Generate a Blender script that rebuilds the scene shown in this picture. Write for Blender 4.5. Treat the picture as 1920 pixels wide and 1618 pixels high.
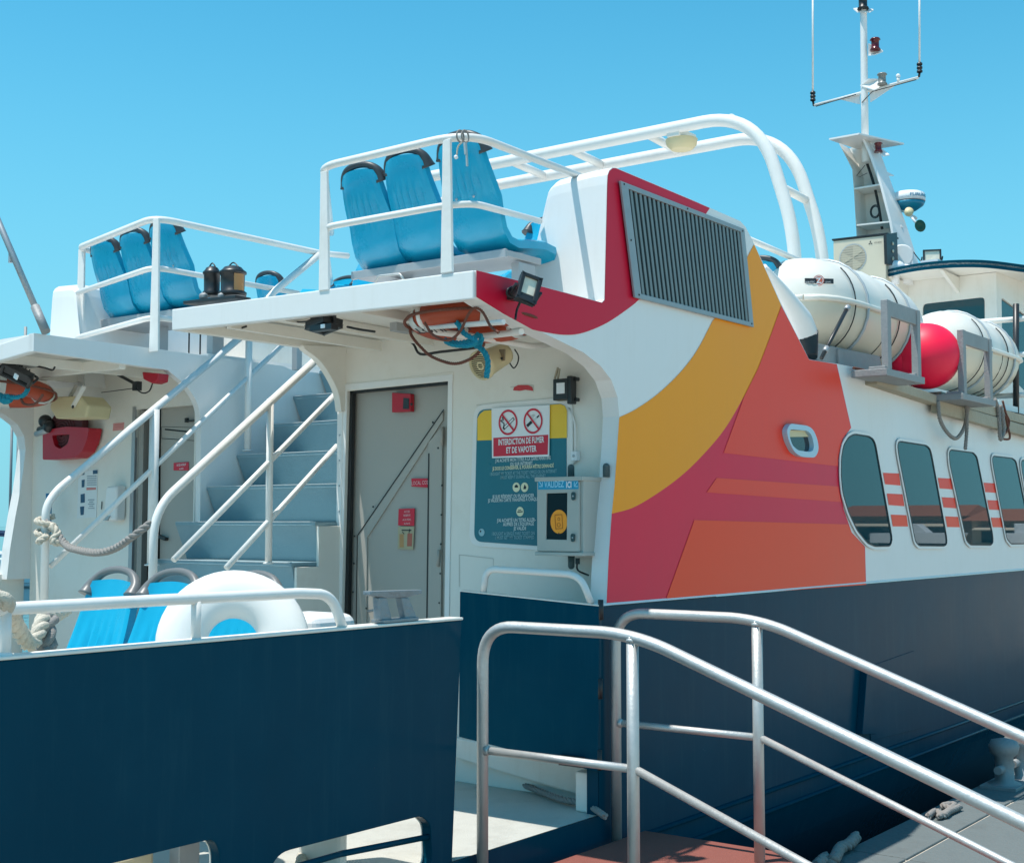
import bpy, bmesh, math, random
from mathutils import Vector, Matrix
from mathutils.geometry import tessellate_polygon
random.seed(7)
for o in list(bpy.data.objects): bpy.data.objects.remove(o)
S = bpy.context.scene; COL = S.collection

# ------------------------------------------------------------------ camera
F, CX, CY, HY, VX, EYE = 2530., 960., 809., 980., 2850., 1.45
_t = math.atan((HY-CY)/F); _a = math.atan2(VX-CX, math.hypot(F, HY-CY))
_h = Vector((math.cos(_a), math.sin(_a), 0)); RT = Vector((math.sin(_a), -math.cos(_a), 0)); _u = Vector((0, 0, 1))
FW = _h*math.cos(_t)+_u*math.sin(_t); UPV = -_h*math.sin(_t)+_u*math.cos(_t)
CAM = Vector((-5.743, -3.727, EYE))
def _ray(x, y): return FW*F+RT*(x-CX)-UPV*(y-CY)
def P(x, y, ax, v):
    r = _ray(x, y); i = 'XYZ'.index(ax); return CAM+r*((v-CAM[i])/r[i])
def PP(x, y, p0, n):
    r = _ray(x, y); return CAM+r*((Vector(p0)-CAM).dot(n)/r.dot(n))
def DEP(p): return (Vector(p)-CAM).dot(FW)
def MPX(p): return DEP(p)/F
cd = bpy.data.cameras.new('camera'); cam = bpy.data.objects.new('camera', cd); COL.objects.link(cam)
cam.location = CAM
cam.rotation_euler = Matrix((RT, UPV, -FW)).transposed().to_euler()
cd.sensor_width = 36; cd.lens = 36*F/1920; cd.clip_end = 5000; cd.clip_start = .05
S.camera = cam
# ------------------------------------------------------------------ world + sun
SUN = Vector((-.27, .16, 1)).normalized()
w = bpy.data.worlds.new('World'); S.world = w; w.use_nodes = True
nt = w.node_tree; nt.nodes.clear()
sky = nt.nodes.new('ShaderNodeTexSky'); sky.sky_type = 'NISHITA'; sky.sun_disc = False
sky.sun_elevation = math.asin(SUN.z); sky.sun_rotation = math.atan2(SUN.x, SUN.y)
sky.air_density = 1.0; sky.dust_density = .1; sky.ozone_density = 3.0; sky.altitude = 0
tint = nt.nodes.new('ShaderNodeMix'); tint.data_type = 'RGBA'; tint.blend_type = 'MULTIPLY'; tint.inputs[0].default_value = 1
tint.inputs[7].default_value = (.35, 1.13, 1.08, 1)
bg = nt.nodes.new('ShaderNodeBackground'); bg.inputs[1].default_value = .136
wo = nt.nodes.new('ShaderNodeOutputWorld')
tcw = nt.nodes.new('ShaderNodeTexCoord'); sx = nt.nodes.new('ShaderNodeSeparateXYZ'); mr = nt.nodes.new('ShaderNodeMapRange'); mr.interpolation_type = 'SMOOTHSTEP'
mr.inputs[1].default_value = -.02; mr.inputs[2].default_value = .42; mr.inputs[3].default_value = .92; mr.inputs[4].default_value = 0
hz = nt.nodes.new('ShaderNodeMix'); hz.data_type = 'RGBA'; hz.inputs[7].default_value = (1.5, 3.6, 4.6, 1)      # pale band of sea air along the horizon
nt.links.new(tcw.outputs['Generated'], sx.inputs[0]); nt.links.new(sx.outputs[2], mr.inputs[0]); nt.links.new(mr.outputs[0], hz.inputs[0])
nt.links.new(sky.outputs[0], tint.inputs[6]); nt.links.new(tint.outputs[2], hz.inputs[6]); nt.links.new(hz.outputs[2], bg.inputs[0]); nt.links.new(bg.outputs[0], wo.inputs[0])
sl = bpy.data.lights.new('sun', 'SUN'); sl.energy = 4.2; sl.angle = math.radians(.5); sl.color = (1, .95, .88)
so = bpy.data.objects.new('sun', sl); COL.objects.link(so); so.rotation_euler = SUN.to_track_quat('Z', 'Y').to_euler(); so.location = (0, 0, 30)
S.view_settings.view_transform = 'Standard'; S.view_settings.look = 'None'; S.view_settings.exposure = 0.34; S.view_settings.gamma = 1

# ------------------------------------------------------------------ materials
MATS = {}
def srgb(r, g, b):
    f = lambda c: (c/255/12.92 if c/255 <= .04045 else ((c/255+.055)/1.055)**2.4)
    return (f(r), f(g), f(b))
def mat(name, col, rough=.5, metal=0., var=.06, scale=6., bump=0., bscale=40., dirt=0., dirtcol=(.25, .2, .14), coat=0., emis=None, streak=0., spec=.5, chip=0.):
    if name in MATS: return MATS[name]
    m = bpy.data.materials.new(name); m.use_nodes = True; n = m.node_tree.nodes; l = m.node_tree.links
    b = n['Principled BSDF']; b.inputs['Roughness'].default_value = rough; b.inputs['Metallic'].default_value = metal
    b.inputs['Coat Weight'].default_value = coat; b.inputs['Coat Roughness'].default_value = .06
    b.inputs['Specular IOR Level'].default_value = spec
    tc = n.new('ShaderNodeTexCoord')
    nz = n.new('ShaderNodeTexNoise'); nz.inputs['Scale'].default_value = scale; nz.inputs['Detail'].default_value = 6; nz.inputs['Roughness'].default_value = .6
    l.new(tc.outputs['Object'], nz.inputs['Vector'])
    mx = n.new('ShaderNodeMix'); mx.data_type = 'RGBA'
    mx.inputs[6].default_value = (*[c*(1-var) for c in col], 1); mx.inputs[7].default_value = (*[min(1, c*(1+var)) for c in col], 1)
    l.new(nz.outputs[0], mx.inputs[0]); out = mx.outputs[2]
    def layer(scalev, lo, hi, amt, dc, out):
        mp = n.new('ShaderNodeMapping'); mp.inputs['Scale'].default_value = scalev; l.new(tc.outputs['Object'], mp.inputs[0])
        z = n.new('ShaderNodeTexNoise'); z.inputs['Scale'].default_value = 1; z.inputs['Detail'].default_value = 8; z.inputs['Roughness'].default_value = .7
        l.new(mp.outputs[0], z.inputs['Vector'])
        r = n.new('ShaderNodeMapRange'); r.inputs[1].default_value = lo; r.inputs[2].default_value = hi; r.inputs[4].default_value = amt
        l.new(z.outputs[0], r.inputs[0])
        k = n.new('ShaderNodeMix'); k.data_type = 'RGBA'; k.inputs[7].default_value = (*dc, 1)
        l.new(r.outputs[0], k.inputs[0]); l.new(out, k.inputs[6]); return k.outputs[2]
    if dirt: out = layer((3, 3, 3), .5, .75, dirt, dirtcol, out)
    if streak: out = layer((14, 14, 1.1), .52, .78, streak, dirtcol, out)
    if chip: out = layer((22, 22, 22), .70, .72, chip, (.25, .12, .07), out)
    l.new(out, b.inputs['Base Color'])
    rr = n.new('ShaderNodeMapRange'); rr.inputs[3].default_value = max(0, rough-.08); rr.inputs[4].default_value = min(1, rough+.1) if rough > .1 else rough+.01
    l.new(nz.outputs[0], rr.inputs[0]); l.new(rr.outputs[0], b.inputs['Roughness'])
    if bump:
        bz = n.new('ShaderNodeTexNoise'); bz.inputs['Scale'].default_value = bscale; bz.inputs['Detail'].default_value = 4
        l.new(tc.outputs['Object'], bz.inputs['Vector'])
        bp = n.new('ShaderNodeBump'); bp.inputs['Strength'].default_value = bump; bp.inputs['Distance'].default_value = .02
        l.new(bz.outputs[0], bp.inputs['Height']); l.new(bp.outputs[0], b.inputs['Normal'])
    if emis:
        b.inputs['Emission Color'].default_value = (*emis, 1); b.inputs['Emission Strength'].default_value = 1
    MATS[name] = m; return m
RUST = (.22, .10, .045)
WHITE = mat('white_paint', (.80, .79, .765), .38, var=.03, scale=3, bump=.05, bscale=5, dirt=.10, dirtcol=(.5, .44, .34), streak=.10)
WHITED = mat('white_paint_weathered', (.80, .77, .70), .42, var=.04, scale=4, bump=.08, bscale=7, dirt=.22, dirtcol=(.5, .41, .29), streak=.16, chip=.5)
WTUBE = mat('white_tube_paint', (.80, .78, .74), .33, var=.04, scale=9, bump=.06, bscale=30, dirt=.20, dirtcol=(.45, .33, .22), chip=.45)
SOFF = mat('soffit_paint', (.78, .75, .68), .5, var=.03, scale=2, dirt=.2, dirtcol=(.5, .42, .3))
BLUE = mat('hull_blue_paint', (.001, .052, .088), .22, var=.16, scale=1.5, bump=.18, bscale=2.2, dirt=.10, dirtcol=(.02, .085, .115), streak=.45, spec=.04, chip=.25)
DARKB = mat('hull_antifouling', (.004, .012, .018), .5, var=.2)
STAIR = mat('stair_paint', (.24, .36, .40), .42, var=.06, scale=5, dirt=.25, dirtcol=(.12, .2, .23), bump=.25, bscale=150, chip=.3)
SUNEDGE = mat('painted_sun_edge', (.55, .58, .58), .5, var=.2, scale=30, dirt=.8, dirtcol=(.25, .36, .4))  # bright colour paints the sunlight caught along the tread edges
DECK = mat('deck_paint', (.50, .49, .44), .75, var=.1, scale=7, dirt=.5, dirtcol=(.28, .26, .22), bump=.25, bscale=120)
DOORG = mat('door_grey', (.40, .38, .34), .45, var=.04, scale=3, dirt=.15, dirtcol=(.3, .28, .24))
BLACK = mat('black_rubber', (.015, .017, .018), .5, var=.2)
BLACKM = mat('black_metal', (.02, .022, .024), .38, var=.2)
STEEL = mat('galvanised_steel', (.54, .54, .52), .50, metal=.6, var=.10, scale=14, bump=.10, bscale=60, dirt=.25, dirtcol=(.4, .36, .3))
ALU = mat('aluminium', (.42, .43, .44), .45, metal=.5, var=.1, scale=20, dirt=.2, dirtcol=(.4, .38, .35))
SEATB = mat('seat_blue_plastic', (.006, .36, .56), .28, var=.10, scale=6, dirt=.22, dirtcol=(.10, .38, .56), bump=.03, bscale=50)
SEATG = mat('seat_grey_plastic', (.16, .16, .155), .38, var=.15, scale=12)
SEATD = mat('seat_dark_plastic', (.045, .05, .055), .4, var=.15, scale=12)
TEAL = mat('sign_teal', (.012, .15, .20), .3, var=.08, scale=3, dirt=.15, dirtcol=(.05, .22, .27))
YELL = mat('sign_yellow', (.88, .54, .03), .35, var=.03)
SWHITE = mat('sign_white', (.82, .83, .84), .35, var=.01)
SRED = mat('sign_red', (.62, .012, .04), .35, var=.04)
SBLUE = mat('sign_blue', (.008, .30, .50), .35, var=.04)
SBLACK = mat('sign_black', (.015, .015, .02), .4, var=.02)
CREAMT = mat('sign_cream', (.80, .76, .52), .4, var=.01)
ORANGE = mat('disc_orange', (1.0, .33, .01), .4, var=.04)
DORAN = mat('disc_orange_dark', (.45, .12, .005), .5, var=.05)
MAG = mat('livery_crimson', (.64, .010, .040), .32, var=.05, scale=1.2, streak=.05, dirtcol=(.35, .08, .1), spec=.22)
MAG2 = mat('livery_magenta', (.78, .016, .060), .32, var=.12, scale=.8, streak=.05, dirtcol=(.35, .08, .1), spec=.22)
LYEL = mat('livery_yellow', (1.0, .34, .006), .32, var=.04, scale=1.2, streak=.06, dirtcol=(.55, .25, .05), spec=.22)
LRED = mat('livery_red', (.97, .062, .032), .32, var=.07, scale=.9, streak=.05, dirtcol=(.4, .1, .08), spec=.22)
LORA = mat('livery_orange', (.98, .070, .020), .32, var=.06, scale=.9, streak=.05, dirtcol=(.45, .12, .06), spec=.22)
GLASS = mat('window_glass', (.010, .055, .070), .015, var=.02, spec=.55)
GLASSD = mat('dark_glass', (.012, .02, .025), .06, var=.02, spec=.8)
GREYF = mat('frame_grey', (.42, .46, .48), .4, metal=.2, var=.06)
GREYD = mat('louver_dark', (.012, .03, .035), .6, var=.1)
LFR = mat('louver_frame', (.30, .35, .37), .45, metal=.2, var=.1, scale=20, dirt=.3, dirtcol=(.2, .22, .22))
SLAT = mat('louver_slat', (.19, .25, .26), .45, metal=.2, var=.12, scale=30)
CREAM = mat('cream_plastic', (.66, .56, .33), .5, var=.05, scale=8)
RBUOY = mat('fluorescent_red', (1.0, .004, .055), .5, var=.03, emis=None)
LBOR = mat('lifebuoy_orange', (.42, .060, .018), .5, var=.2, scale=5, dirt=.3, dirtcol=(.3, .07, .04))
LBST = mat('reflective_tape', (.62, .62, .58), .35, var=.08)
FOAM = mat('white_foam', (.82, .80, .76), .5, var=.03, scale=5, dirt=.15, dirtcol=(.55, .48, .38))
ROPEW = mat('rope_cream', (.62, .56, .46), .9, var=.3, scale=60, bump=.5, bscale=200)
ROPEG = mat('rope_grey', (.30, .28, .26), .9, var=.3, scale=60, bump=.5, bscale=200)
ROPER = mat('rope_red', (.20, .075, .05), .9, var=.3, scale=60, bump=.5, bscale=200)
ROPET = mat('rope_turquoise', (.005, .26, .36), .8, var=.3, scale=60, bump=.5, bscale=200)
WOOD = mat('weathered_timber', (.40, .35, .26), .8, var=.2, scale=12, streak=.0, dirt=.4, dirtcol=(.18, .15, .1), bump=.4, bscale=30)
RAFT = mat('raft_white', (.77, .73, .65), .35, var=.03, scale=3, dirt=.12, dirtcol=(.55, .5, .4), bump=.04, bscale=6)
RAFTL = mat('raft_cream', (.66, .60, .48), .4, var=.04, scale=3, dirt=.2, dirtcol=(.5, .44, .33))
CRADLE = mat('cradle_grey', (.30, .31, .31), .6, metal=.3, var=.15, scale=15, bump=.2, bscale=60, dirt=.3, dirtcol=(.18, .16, .14))
REDOX = mat('ramp_red_oxide', (.27, .082, .060), .85, var=.12, scale=12, bump=.5, bscale=180, dirt=.3, dirtcol=(.22, .09, .07))
QSHADE = mat('quay_painted_shade', (.14, .165, .165), .85, var=.2, scale=3, bump=.5, bscale=30, dirt=.5, dirtcol=(.08, .085, .08))  # dark tone puts the shade beside the ship into the quay's colour
CONC = mat('quay_concrete', (.56, .49, .40), .9, var=.15, scale=2, bump=.5, bscale=30, dirt=.5, dirtcol=(.16, .16, .15))  # pale warm tone chosen to bounce light onto the ship's shaded side
WATER = mat('sea_water', (.004, .02, .025), .08, var=.1, bump=.6, bscale=1.5)
FIRER = mat('fire_red', (.45, .01, .025), .38, var=.08, scale=10)
HOSE = mat('hose_maroon', (.10, .025, .03), .7, var=.2)
STONE = mat('building_render', (.50, .42, .32), .9, var=.1, scale=1)
TILE = mat('roof_tile', (.36, .13, .07), .9, var=.2, scale=2)
LENSA = mat('amber_lens', (.45, .22, .08), .25, var=.2)
LENSF = mat('flood_lens', (.80, .70, .55), .3, var=.3, scale=20, metal=.2)
REDL = mat('red_lens', (.12, .008, .012), .2, var=.1)
ACW = mat('ac_casing', (.62, .56, .43), .5, var=.03)
GREEN = mat('green_lens', (.01, .07, .035), .3, var=.1)
STICK = mat('sticker_faded', (.62, .22, .20), .6, var=.2, scale=60)
HORNB = mat('radar_blue', (.01, .22, .34), .4, var=.05)

# ------------------------------------------------------------------ mesh helpers
class MB:
    def __init__(s): s.v = []; s.f = []; s.m = []; s.mats = []; s.sm = []
    def _mi(s, m):
        if m not in s.mats: s.mats.append(m)
        return s.mats.index(m)
    def add(s, vs, fs, m, smooth=False):
        b = len(s.v); s.v += [Vector(v) for v in vs]; i = s._mi(m)
        for f in fs: s.f.append([b+k for k in f]); s.m.append(i); s.sm.append(smooth)
        return s
    def box(s, c, sz, m, R=None):
        c = Vector(c); vs = []
        for x in (-.5, .5):
            for y in (-.5, .5):
                for z in (-.5, .5):
                    v = Vector((x*sz[0], y*sz[1], z*sz[2]))
                    if R: v = R @ v
                    vs.append(c+v)
        return s.add(vs, [(0, 1, 3, 2), (4, 6, 7, 5), (0, 4, 5, 1), (2, 3, 7, 6), (0, 2, 6, 4), (1, 5, 7, 3)], m)
    def hexa(s, q, d, m):
        q = [Vector(p) for p in q]; d = Vector(d); vs = q+[p+d for p in q]; n = len(q)
        return s.add(vs, [list(range(n))[::-1], list(range(n, 2*n))]+[(i, (i+1) % n, n+(i+1) % n, n+i) for i in range(n)], m)
    def beam(s, a, b, w, h, m, up=(0, 0, 1)):
        a = Vector(a); b = Vector(b); d = (b-a); L = d.length; d.normalize(); x = d.cross(Vector(up)).normalized(); z = x.cross(d)
        R = Matrix((x, d, z)).transposed(); return s.box((a+b)/2, (w, L, h), m, R)
    def tube(s, pts, r, m, seg=12, closed=False, caps=True, flat=1.0, up=None):
        pts = [Vector(p) for p in pts]; n = len(pts); rs = r if isinstance(r, (list, tuple)) else [r]*n
        T = []
        for i in range(n):
            if closed: t = pts[(i+1) % n]-pts[i-1]
            else: t = pts[min(i+1, n-1)]-pts[max(i-1, 0)]
            T.append(t.normalized())
        ref = Vector(up) if up else (Vector((0, 0, 1)) if abs(T[0].z) < .9 else Vector((1, 0, 0)))
        N = (ref-T[0]*ref.dot(T[0])).normalized(); vs = []
        for i in range(n):
            N = (N-T[i]*N.dot(T[i])).normalized(); B = T[i].cross(N)
            for k in range(seg):
                a = 2*math.pi*k/seg; vs.append(pts[i]+(N*math.cos(a)*flat+B*math.sin(a))*rs[i])
        fs = []
        for i in range(n if closed else n-1):
            j = (i+1) % n
            for k in range(seg): fs.append((i*seg+k, i*seg+(k+1) % seg, j*seg+(k+1) % seg, j*seg+k))
        s.add(vs, fs, m, True)
        if not closed and caps: s.add(vs[:seg], [list(range(seg))[::-1]], m); s.add(vs[-seg:], [list(range(seg))], m)
        return s
    def lathe(s, c, axis, prof, m, seg=24, up=None):
        c = Vector(c); A = Vector(axis).normalized(); ref = Vector(up) if up else (Vector((0, 0, 1)) if abs(A.z) < .9 else Vector((1, 0, 0)))
        N = (ref-A*ref.dot(A)).normalized(); B = A.cross(N); vs = []
        for (h, r) in prof:
            for k in range(seg):
                a = 2*math.pi*k/seg; vs.append(c+A*h+(N*math.cos(a)+B*math.sin(a))*r)
        fs = [(i*seg+k, i*seg+(k+1) % seg, (i+1)*seg+(k+1) % seg, (i+1)*seg+k) for i in range(len(prof)-1) for k in range(seg)]
        s.add(vs, fs, m, True)
        for idx, rev in ((0, True), (len(prof)-1, False)):
            if prof[idx][1] > 1e-4:
                f = [idx*seg+k for k in range(seg)]; s.add([vs[i] for i in f], [list(range(seg))[::-1] if rev else list(range(seg))], m)
        return s
    def plate(s, outer, d, m, holes=(), medge=None):
        outer = [Vector(p) for p in outer]; holes = [[Vector(p) for p in h] for h in holes]; d = Vector(d)
        loops = [outer]+holes; tris = tessellate_polygon(loops); allv = [p for lp in loops for p in lp]; n = len(allv)
        s.add(allv, [list(t) for t in tris], m)
        if d.length > 0:
            s.add([p+d for p in allv], [list(t)[::-1] for t in tris], m)
            for lp in loops:
                k = len(lp); s.add(lp+[p+d for p in lp], [(i, (i+1) % k, k+(i+1) % k, k+i) for i in range(k)], medge or m)
        return s
    def sphere(s, c, r, m, seg=20, rings=12, sc=(1, 1, 1)):
        c = Vector(c); vs = []; fs = []
        for i in range(rings+1):
            th = math.pi*i/rings
            for k in range(seg):
                a = 2*math.pi*k/seg; vs.append(c+Vector((r*sc[0]*math.sin(th)*math.cos(a), r*sc[1]*math.sin(th)*math.sin(a), r*sc[2]*math.cos(th))))
        for i in range(rings):
            for k in range(seg): fs.append((i*seg+k, i*seg+(k+1) % seg, (i+1)*seg+(k+1) % seg, (i+1)*seg+k))
        return s.add(vs, fs, m, True)
    def rope(s, pts, r, m, pitch=None, seg=6, strands=3, sub=None):
        pts = resample(spline(pts), (pitch or r*5)/9)
        n = len(pts); T = [(pts[min(i+1, n-1)]-pts[max(i-1, 0)]).normalized() for i in range(n)]
        ref = Vector((0, 0, 1)) if abs(T[0].z) < .9 else Vector((1, 0, 0)); N = (ref-T[0]*ref.dot(T[0])).normalized(); fr = []
        for i in range(n): N = (N-T[i]*N.dot(T[i])).normalized(); fr.append((N.copy(), T[i].cross(N)))
        for q in range(strands):
            st = [pts[i]+(fr[i][0]*math.cos(2*math.pi*(i/9+q/strands))+fr[i][1]*math.sin(2*math.pi*(i/9+q/strands)))*r*.5 for i in range(n)]
            s.tube(st, r*.55, m, seg=seg)
        return s
ROOTS = {}
def setp(o, label=None, cat=None, group=None, kind=None):
    if label: o['label'] = label
    if cat: o['category'] = cat
    if group: o['group'] = group
    if kind: o['kind'] = kind
    return o
def thing(name, label, cat, loc=(0, 0, 0), group=None):
    o = bpy.data.objects.new(name, None); COL.objects.link(o); o.location = loc; o.empty_display_size = .1
    ROOTS[o] = Vector(loc); return setp(o, label, cat, group)
def build(name, mb, parent=None, bevel=0, loc=None, label=None, cat=None, group=None, kind=None, seg=2):
    off = ROOTS[parent] if parent is not None else Vector(loc if loc else (0, 0, 0))
    me = bpy.data.meshes.new(name); me.from_pydata([tuple(v-off) for v in mb.v], [], mb.f)
    for m in mb.mats: me.materials.append(m)
    me.polygons.foreach_set('material_index', mb.m); me.polygons.foreach_set('use_smooth', mb.sm); me.update()
    bm = bmesh.new(); bm.from_mesh(me); bmesh.ops.remove_doubles(bm, verts=bm.verts, dist=2e-5)
    bmesh.ops.recalc_face_normals(bm, faces=bm.faces); bm.to_mesh(me); bm.free()
    o = bpy.data.objects.new(name, me); COL.objects.link(o); ROOTS[o] = off
    if parent is not None: o.parent = parent
    elif loc: o.location = loc
    if bevel:
        b = o.modifiers.new('bevel', 'BEVEL'); b.width = bevel; b.segments = seg; b.limit_method = 'ANGLE'; b.angle_limit = math.radians(35)
    return setp(o, label, cat, group, kind)
def kids(o): return [c for c in bpy.data.objects if c.parent == o]
def copy_tree(o, parent=None):
    c = o.copy(); COL.objects.link(c)
    if parent: c.parent = parent
    for k in kids(o): copy_tree(k, c)
    return c
def spline(pts, n=8):
    pts = [Vector(p) for p in pts]
    if len(pts) < 3: return pts
    out = []; q = [pts[0]*2-pts[1]]+pts+[pts[-1]*2-pts[-2]]
    for i in range(1, len(q)-2):
        a, b, c, d = q[i-1:i+3]
        for k in range(n):
            t = k/n; out.append(.5*((2*b)+(c-a)*t+(2*a-5*b+4*c-d)*t*t+(3*b-a-3*c+d)*t**3))
    return out+[pts[-1]]
def resample(pts, st):
    out = [pts[0]]; acc = 0
    for a, b in zip(pts, pts[1:]):
        L = (b-a).length; t = st-acc
        while t <= L: out.append(a.lerp(b, t/L)); t += st
        acc = (acc+L) % st if L+acc >= st else acc+L
    if (out[-1]-pts[-1]).length > st*.3: out.append(pts[-1])
    return out
def fillet(pts, r, n=6):
    pts = [Vector(p) for p in pts]; rr = r if isinstance(r, (list, tuple)) else [r]*len(pts); out = [pts[0]]
    for i in range(1, len(pts)-1):
        a, b, c = pts[i-1:i+2]; R = min(rr[i], (a-b).length*.49, (c-b).length*.49)
        p = b+(a-b).normalized()*R; q = b+(c-b).normalized()*R
        for k in range(n+1): t = k/n; out.append(p*(1-t)**2+b*2*t*(1-t)+q*t*t)
    return out+[pts[-1]]
def roundpoly(pts, r, n=5):
    pts = [Vector(p) for p in pts]; out = []; k = len(pts); rr = r if isinstance(r, (list, tuple)) else [r]*k
    for i in range(k):
        a, b, c = pts[i-1], pts[i], pts[(i+1) % k]; R = min(rr[i], (a-b).length*.49, (c-b).length*.49)
        p = b+(a-b).normalized()*R; q = b+(c-b).normalized()*R
        for j in range(n+1): t = j/n; out.append(p*(1-t)**2+b*2*t*(1-t)+q*t*t)
    return out
def pX(l, X): return [P(x, y, 'X', X) for x, y in l]
def pY(l, Y): return [P(x, y, 'Y', Y) for x, y in l]
def pZ(l, Z): return [P(x, y, 'Z', Z) for x, y in l]
def zoom(l, ox, oy, sc): return [(ox+x/sc, oy+y/sc) for x, y in l]
def text(mb, s, p, right, up, h, m, align='CENTER', xs=1., bold=0.):
    """lettering as thin flat mesh: p = centre of the base line, h = capital height"""
    c = bpy.data.curves.new('lettering', 'FONT'); c.body = s; c.align_x = align; c.size = h/.70; c.offset = bold*h; c.resolution_u = 2; c.fill_mode = 'FRONT'
    o = bpy.data.objects.new('lettering', c); COL.objects.link(o); bpy.context.view_layer.update()
    me = bpy.data.meshes.new_from_object(o); R = Vector(right).normalized(); U = Vector(up).normalized(); p = Vector(p)
    mb.add([p+R*v.co.x*xs+U*v.co.y for v in me.vertices], [list(f.vertices) for f in me.polygons], m)
    bpy.data.objects.remove(o); bpy.data.curves.remove(c); bpy.data.meshes.remove(me)
def ring2d(c, R, U, ro, ri, n=32):
    c = Vector(c); return ([c+R*math.cos(2*math.pi*k/n)*ro+U*math.sin(2*math.pi*k/n)*ro for k in range(n)],
                           [c+R*math.cos(2*math.pi*k/n)*ri+U*math.sin(2*math.pi*k/n)*ri for k in range(n)])
def disc(mb, c, R, U, r, m, n=28, sx=1.):
    mb.add([Vector(c)+R*math.cos(2*math.pi*k/n)*r*sx+U*math.sin(2*math.pi*k/n)*r for k in range(n)], [list(range(n))], m)
def ann(mb, c, R, U, ro, ri, m, n=36, sx=1.):
    a, b = ring2d(Vector(c), R*sx, U, ro, ri, n); mb.add(a+b, [(i, (i+1) % n, n+(i+1) % n, n+i) for i in range(n)], m)
def line(mb, a, b, w, m, nrm):
    a = Vector(a); b = Vector(b); s = (b-a).cross(Vector(nrm)).normalized()*w/2; mb.add([a-s, b-s, b+s, a+s], [(0, 1, 2, 3)], m)
XR, YR, ZU = Vector((1, 0, 0)), Vector((0, -1, 0)), Vector((0, 0, 1))   # right on the side wall, right on aft-facing walls, up

# ================================================================== SETTING
m = MB(); m.add([(-600, -600, -1.3), (600, -600, -1.3), (600, 2500, -1.3), (-600, 2500, -1.3)], [(0, 1, 2, 3)], WATER)
build('water', m, kind='structure')
m = MB()
m.box((0, -150.0-.42, -1.5), (600, 300, 2.0), CONC)
q = build('quay', m, kind='structure', bevel=.03)
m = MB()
for i in range(18): m.box((-9+i*2.0, -.62, -.496), (1.985, .36, .02), QSHADE); m.box((-9+i*2.0, -1.6, -.498), (1.985, 1.57, .012), QSHADE)  # slabs along the edge, darkened in colour to stand for shade
build('kerb_shade_strip', m, kind='structure', bevel=.012)

# far harbour front on the quay side (mirrored in the ship's windows)
for i, (x, y, wd, hh, lab) in enumerate([(112, -52, 13, 2.15, 'low ochre harbour kiosk with tiled roof on the quay, farthest from the ship'),
        (108, -38, 11, 2.5, 'tallest low ochre harbour kiosk on the quay, mirrored in the ship windows'),
        (104, -25.5, 10, 2.1, 'low ochre harbour kiosk with tiled roof on the quay, nearest the ship')]):
    t = thing('harbour_kiosk', lab, 'kiosk', (x, y, -.5), 'harbour kiosks on the quay')
    m = MB(); m.box((x, y, -.5+hh/2), (8, wd, hh), STONE); build('wall', m, t)
    m = MB(); m.add([(x-5, y-wd/2-.6, -.5+hh), (x+5, y-wd/2-.6, -.5+hh), (x+5, y+wd/2+.6, -.5+hh), (x-5, y+wd/2+.6, -.5+hh), (x, y-wd/2, hh+.45), (x, y+wd/2, hh+.45)],
        [(0, 3, 5, 4), (1, 2, 5, 4), (0, 1, 4), (3, 2, 5), (0, 1, 2, 3)], TILE); build('roof', m, t)
    m = MB(); m.box((x-4.02, y, -.5+hh*.42), (.1, wd*.85, hh*.42), GLASSD); build('shop_front', m, t)
    m = MB(); m.hexa([(x-4.05, y-wd*.45, -.5+hh*.80), (x-4.05, y+wd*.45, -.5+hh*.80), (x-5.6, y+wd*.45, -.5+hh*.66), (x-5.6, y-wd*.45, -.5+hh*.66)], (0, 0, .05), mat('awning_cream', (.7, .62, .48), .8)); build('awning', m, t)
for i, (x, y, L2, lab) in enumerate([(92, -24, 5, 'small white motor boat on a trailer before the nearest kiosk'), (88, -31, 6, 'longer white motor boat on a trailer before the middle kiosk'), (95, -43, 4.5, 'shortest white motor boat on a trailer before the farthest kiosk')]):
    t = thing('motor_boat', lab, 'motor boat', (x, y, -.5), 'motor boats on trailers across the quay'); m = MB()
    m.plate([(x, y-L2/2, .0), (x, y+L2/2, .0), (x, y+L2/2+.7, .75), (x, y-L2/2, .7)], (1.6, 0, 0), SWHITE); build('hull', m, t, .1)
    m = MB(); m.plate([(x+.2, y-L2*.2, .72), (x+.2, y+L2*.2, .74), (x+.2, y+L2*.08, 1.35), (x+.2, y-L2*.2, 1.4)], (1.2, 0, 0), SWHITE); build('cabin', m, t, .05)
    m = MB(); m.box((x+.8, y, -.25), (1.2, L2*.8, .5), BLACKM); build('trailer', m, t)
for i, (px, d, lab) in enumerate([(20, 70, 'leftmost distant white sailing boat mast seen past the white curved fin'), (32, 74, 'distant sailing boat whose mast is the middle one past the fin'), (41, 60, 'distant sailing boat with the mast closest to the white fin')]):
    b = CAM+_ray(px, 900)*(d/F); b.z = -1.3; t = thing('sailing_boat', lab, 'sailboat', b, 'sailing boats moored far off')
    m = MB(); m.plate([b+Vector(p) for p in ((-5, -1, .1), (4, -1, .1), (6, 0, .1), (4, 1, .1), (-5, 1, .1))], (0, 0, 1.1), SWHITE); build('hull', m, t, .05)
    m = MB(); m.tube([b+Vector((0, 0, .5)), b+Vector((0, 0, 9.5+i))], .07, CRADLE, seg=8); m.tube([b+Vector((0, 0, 2.2)), b+Vector((-4, 0, 2.4))], .1, mat('sail_cover', (.02, .05, .12), .8), seg=8); build('mast', m, t)

# ================================================================== FERRY
BEAM = 5.35; UZ = 2.585; AWX = .25; OHX = -1.03
ferry = thing('ferry', 'white and navy passenger ferry with crimson, yellow and orange painted side, moored at the quay', 'ferry', (0, 0, 0))
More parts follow.
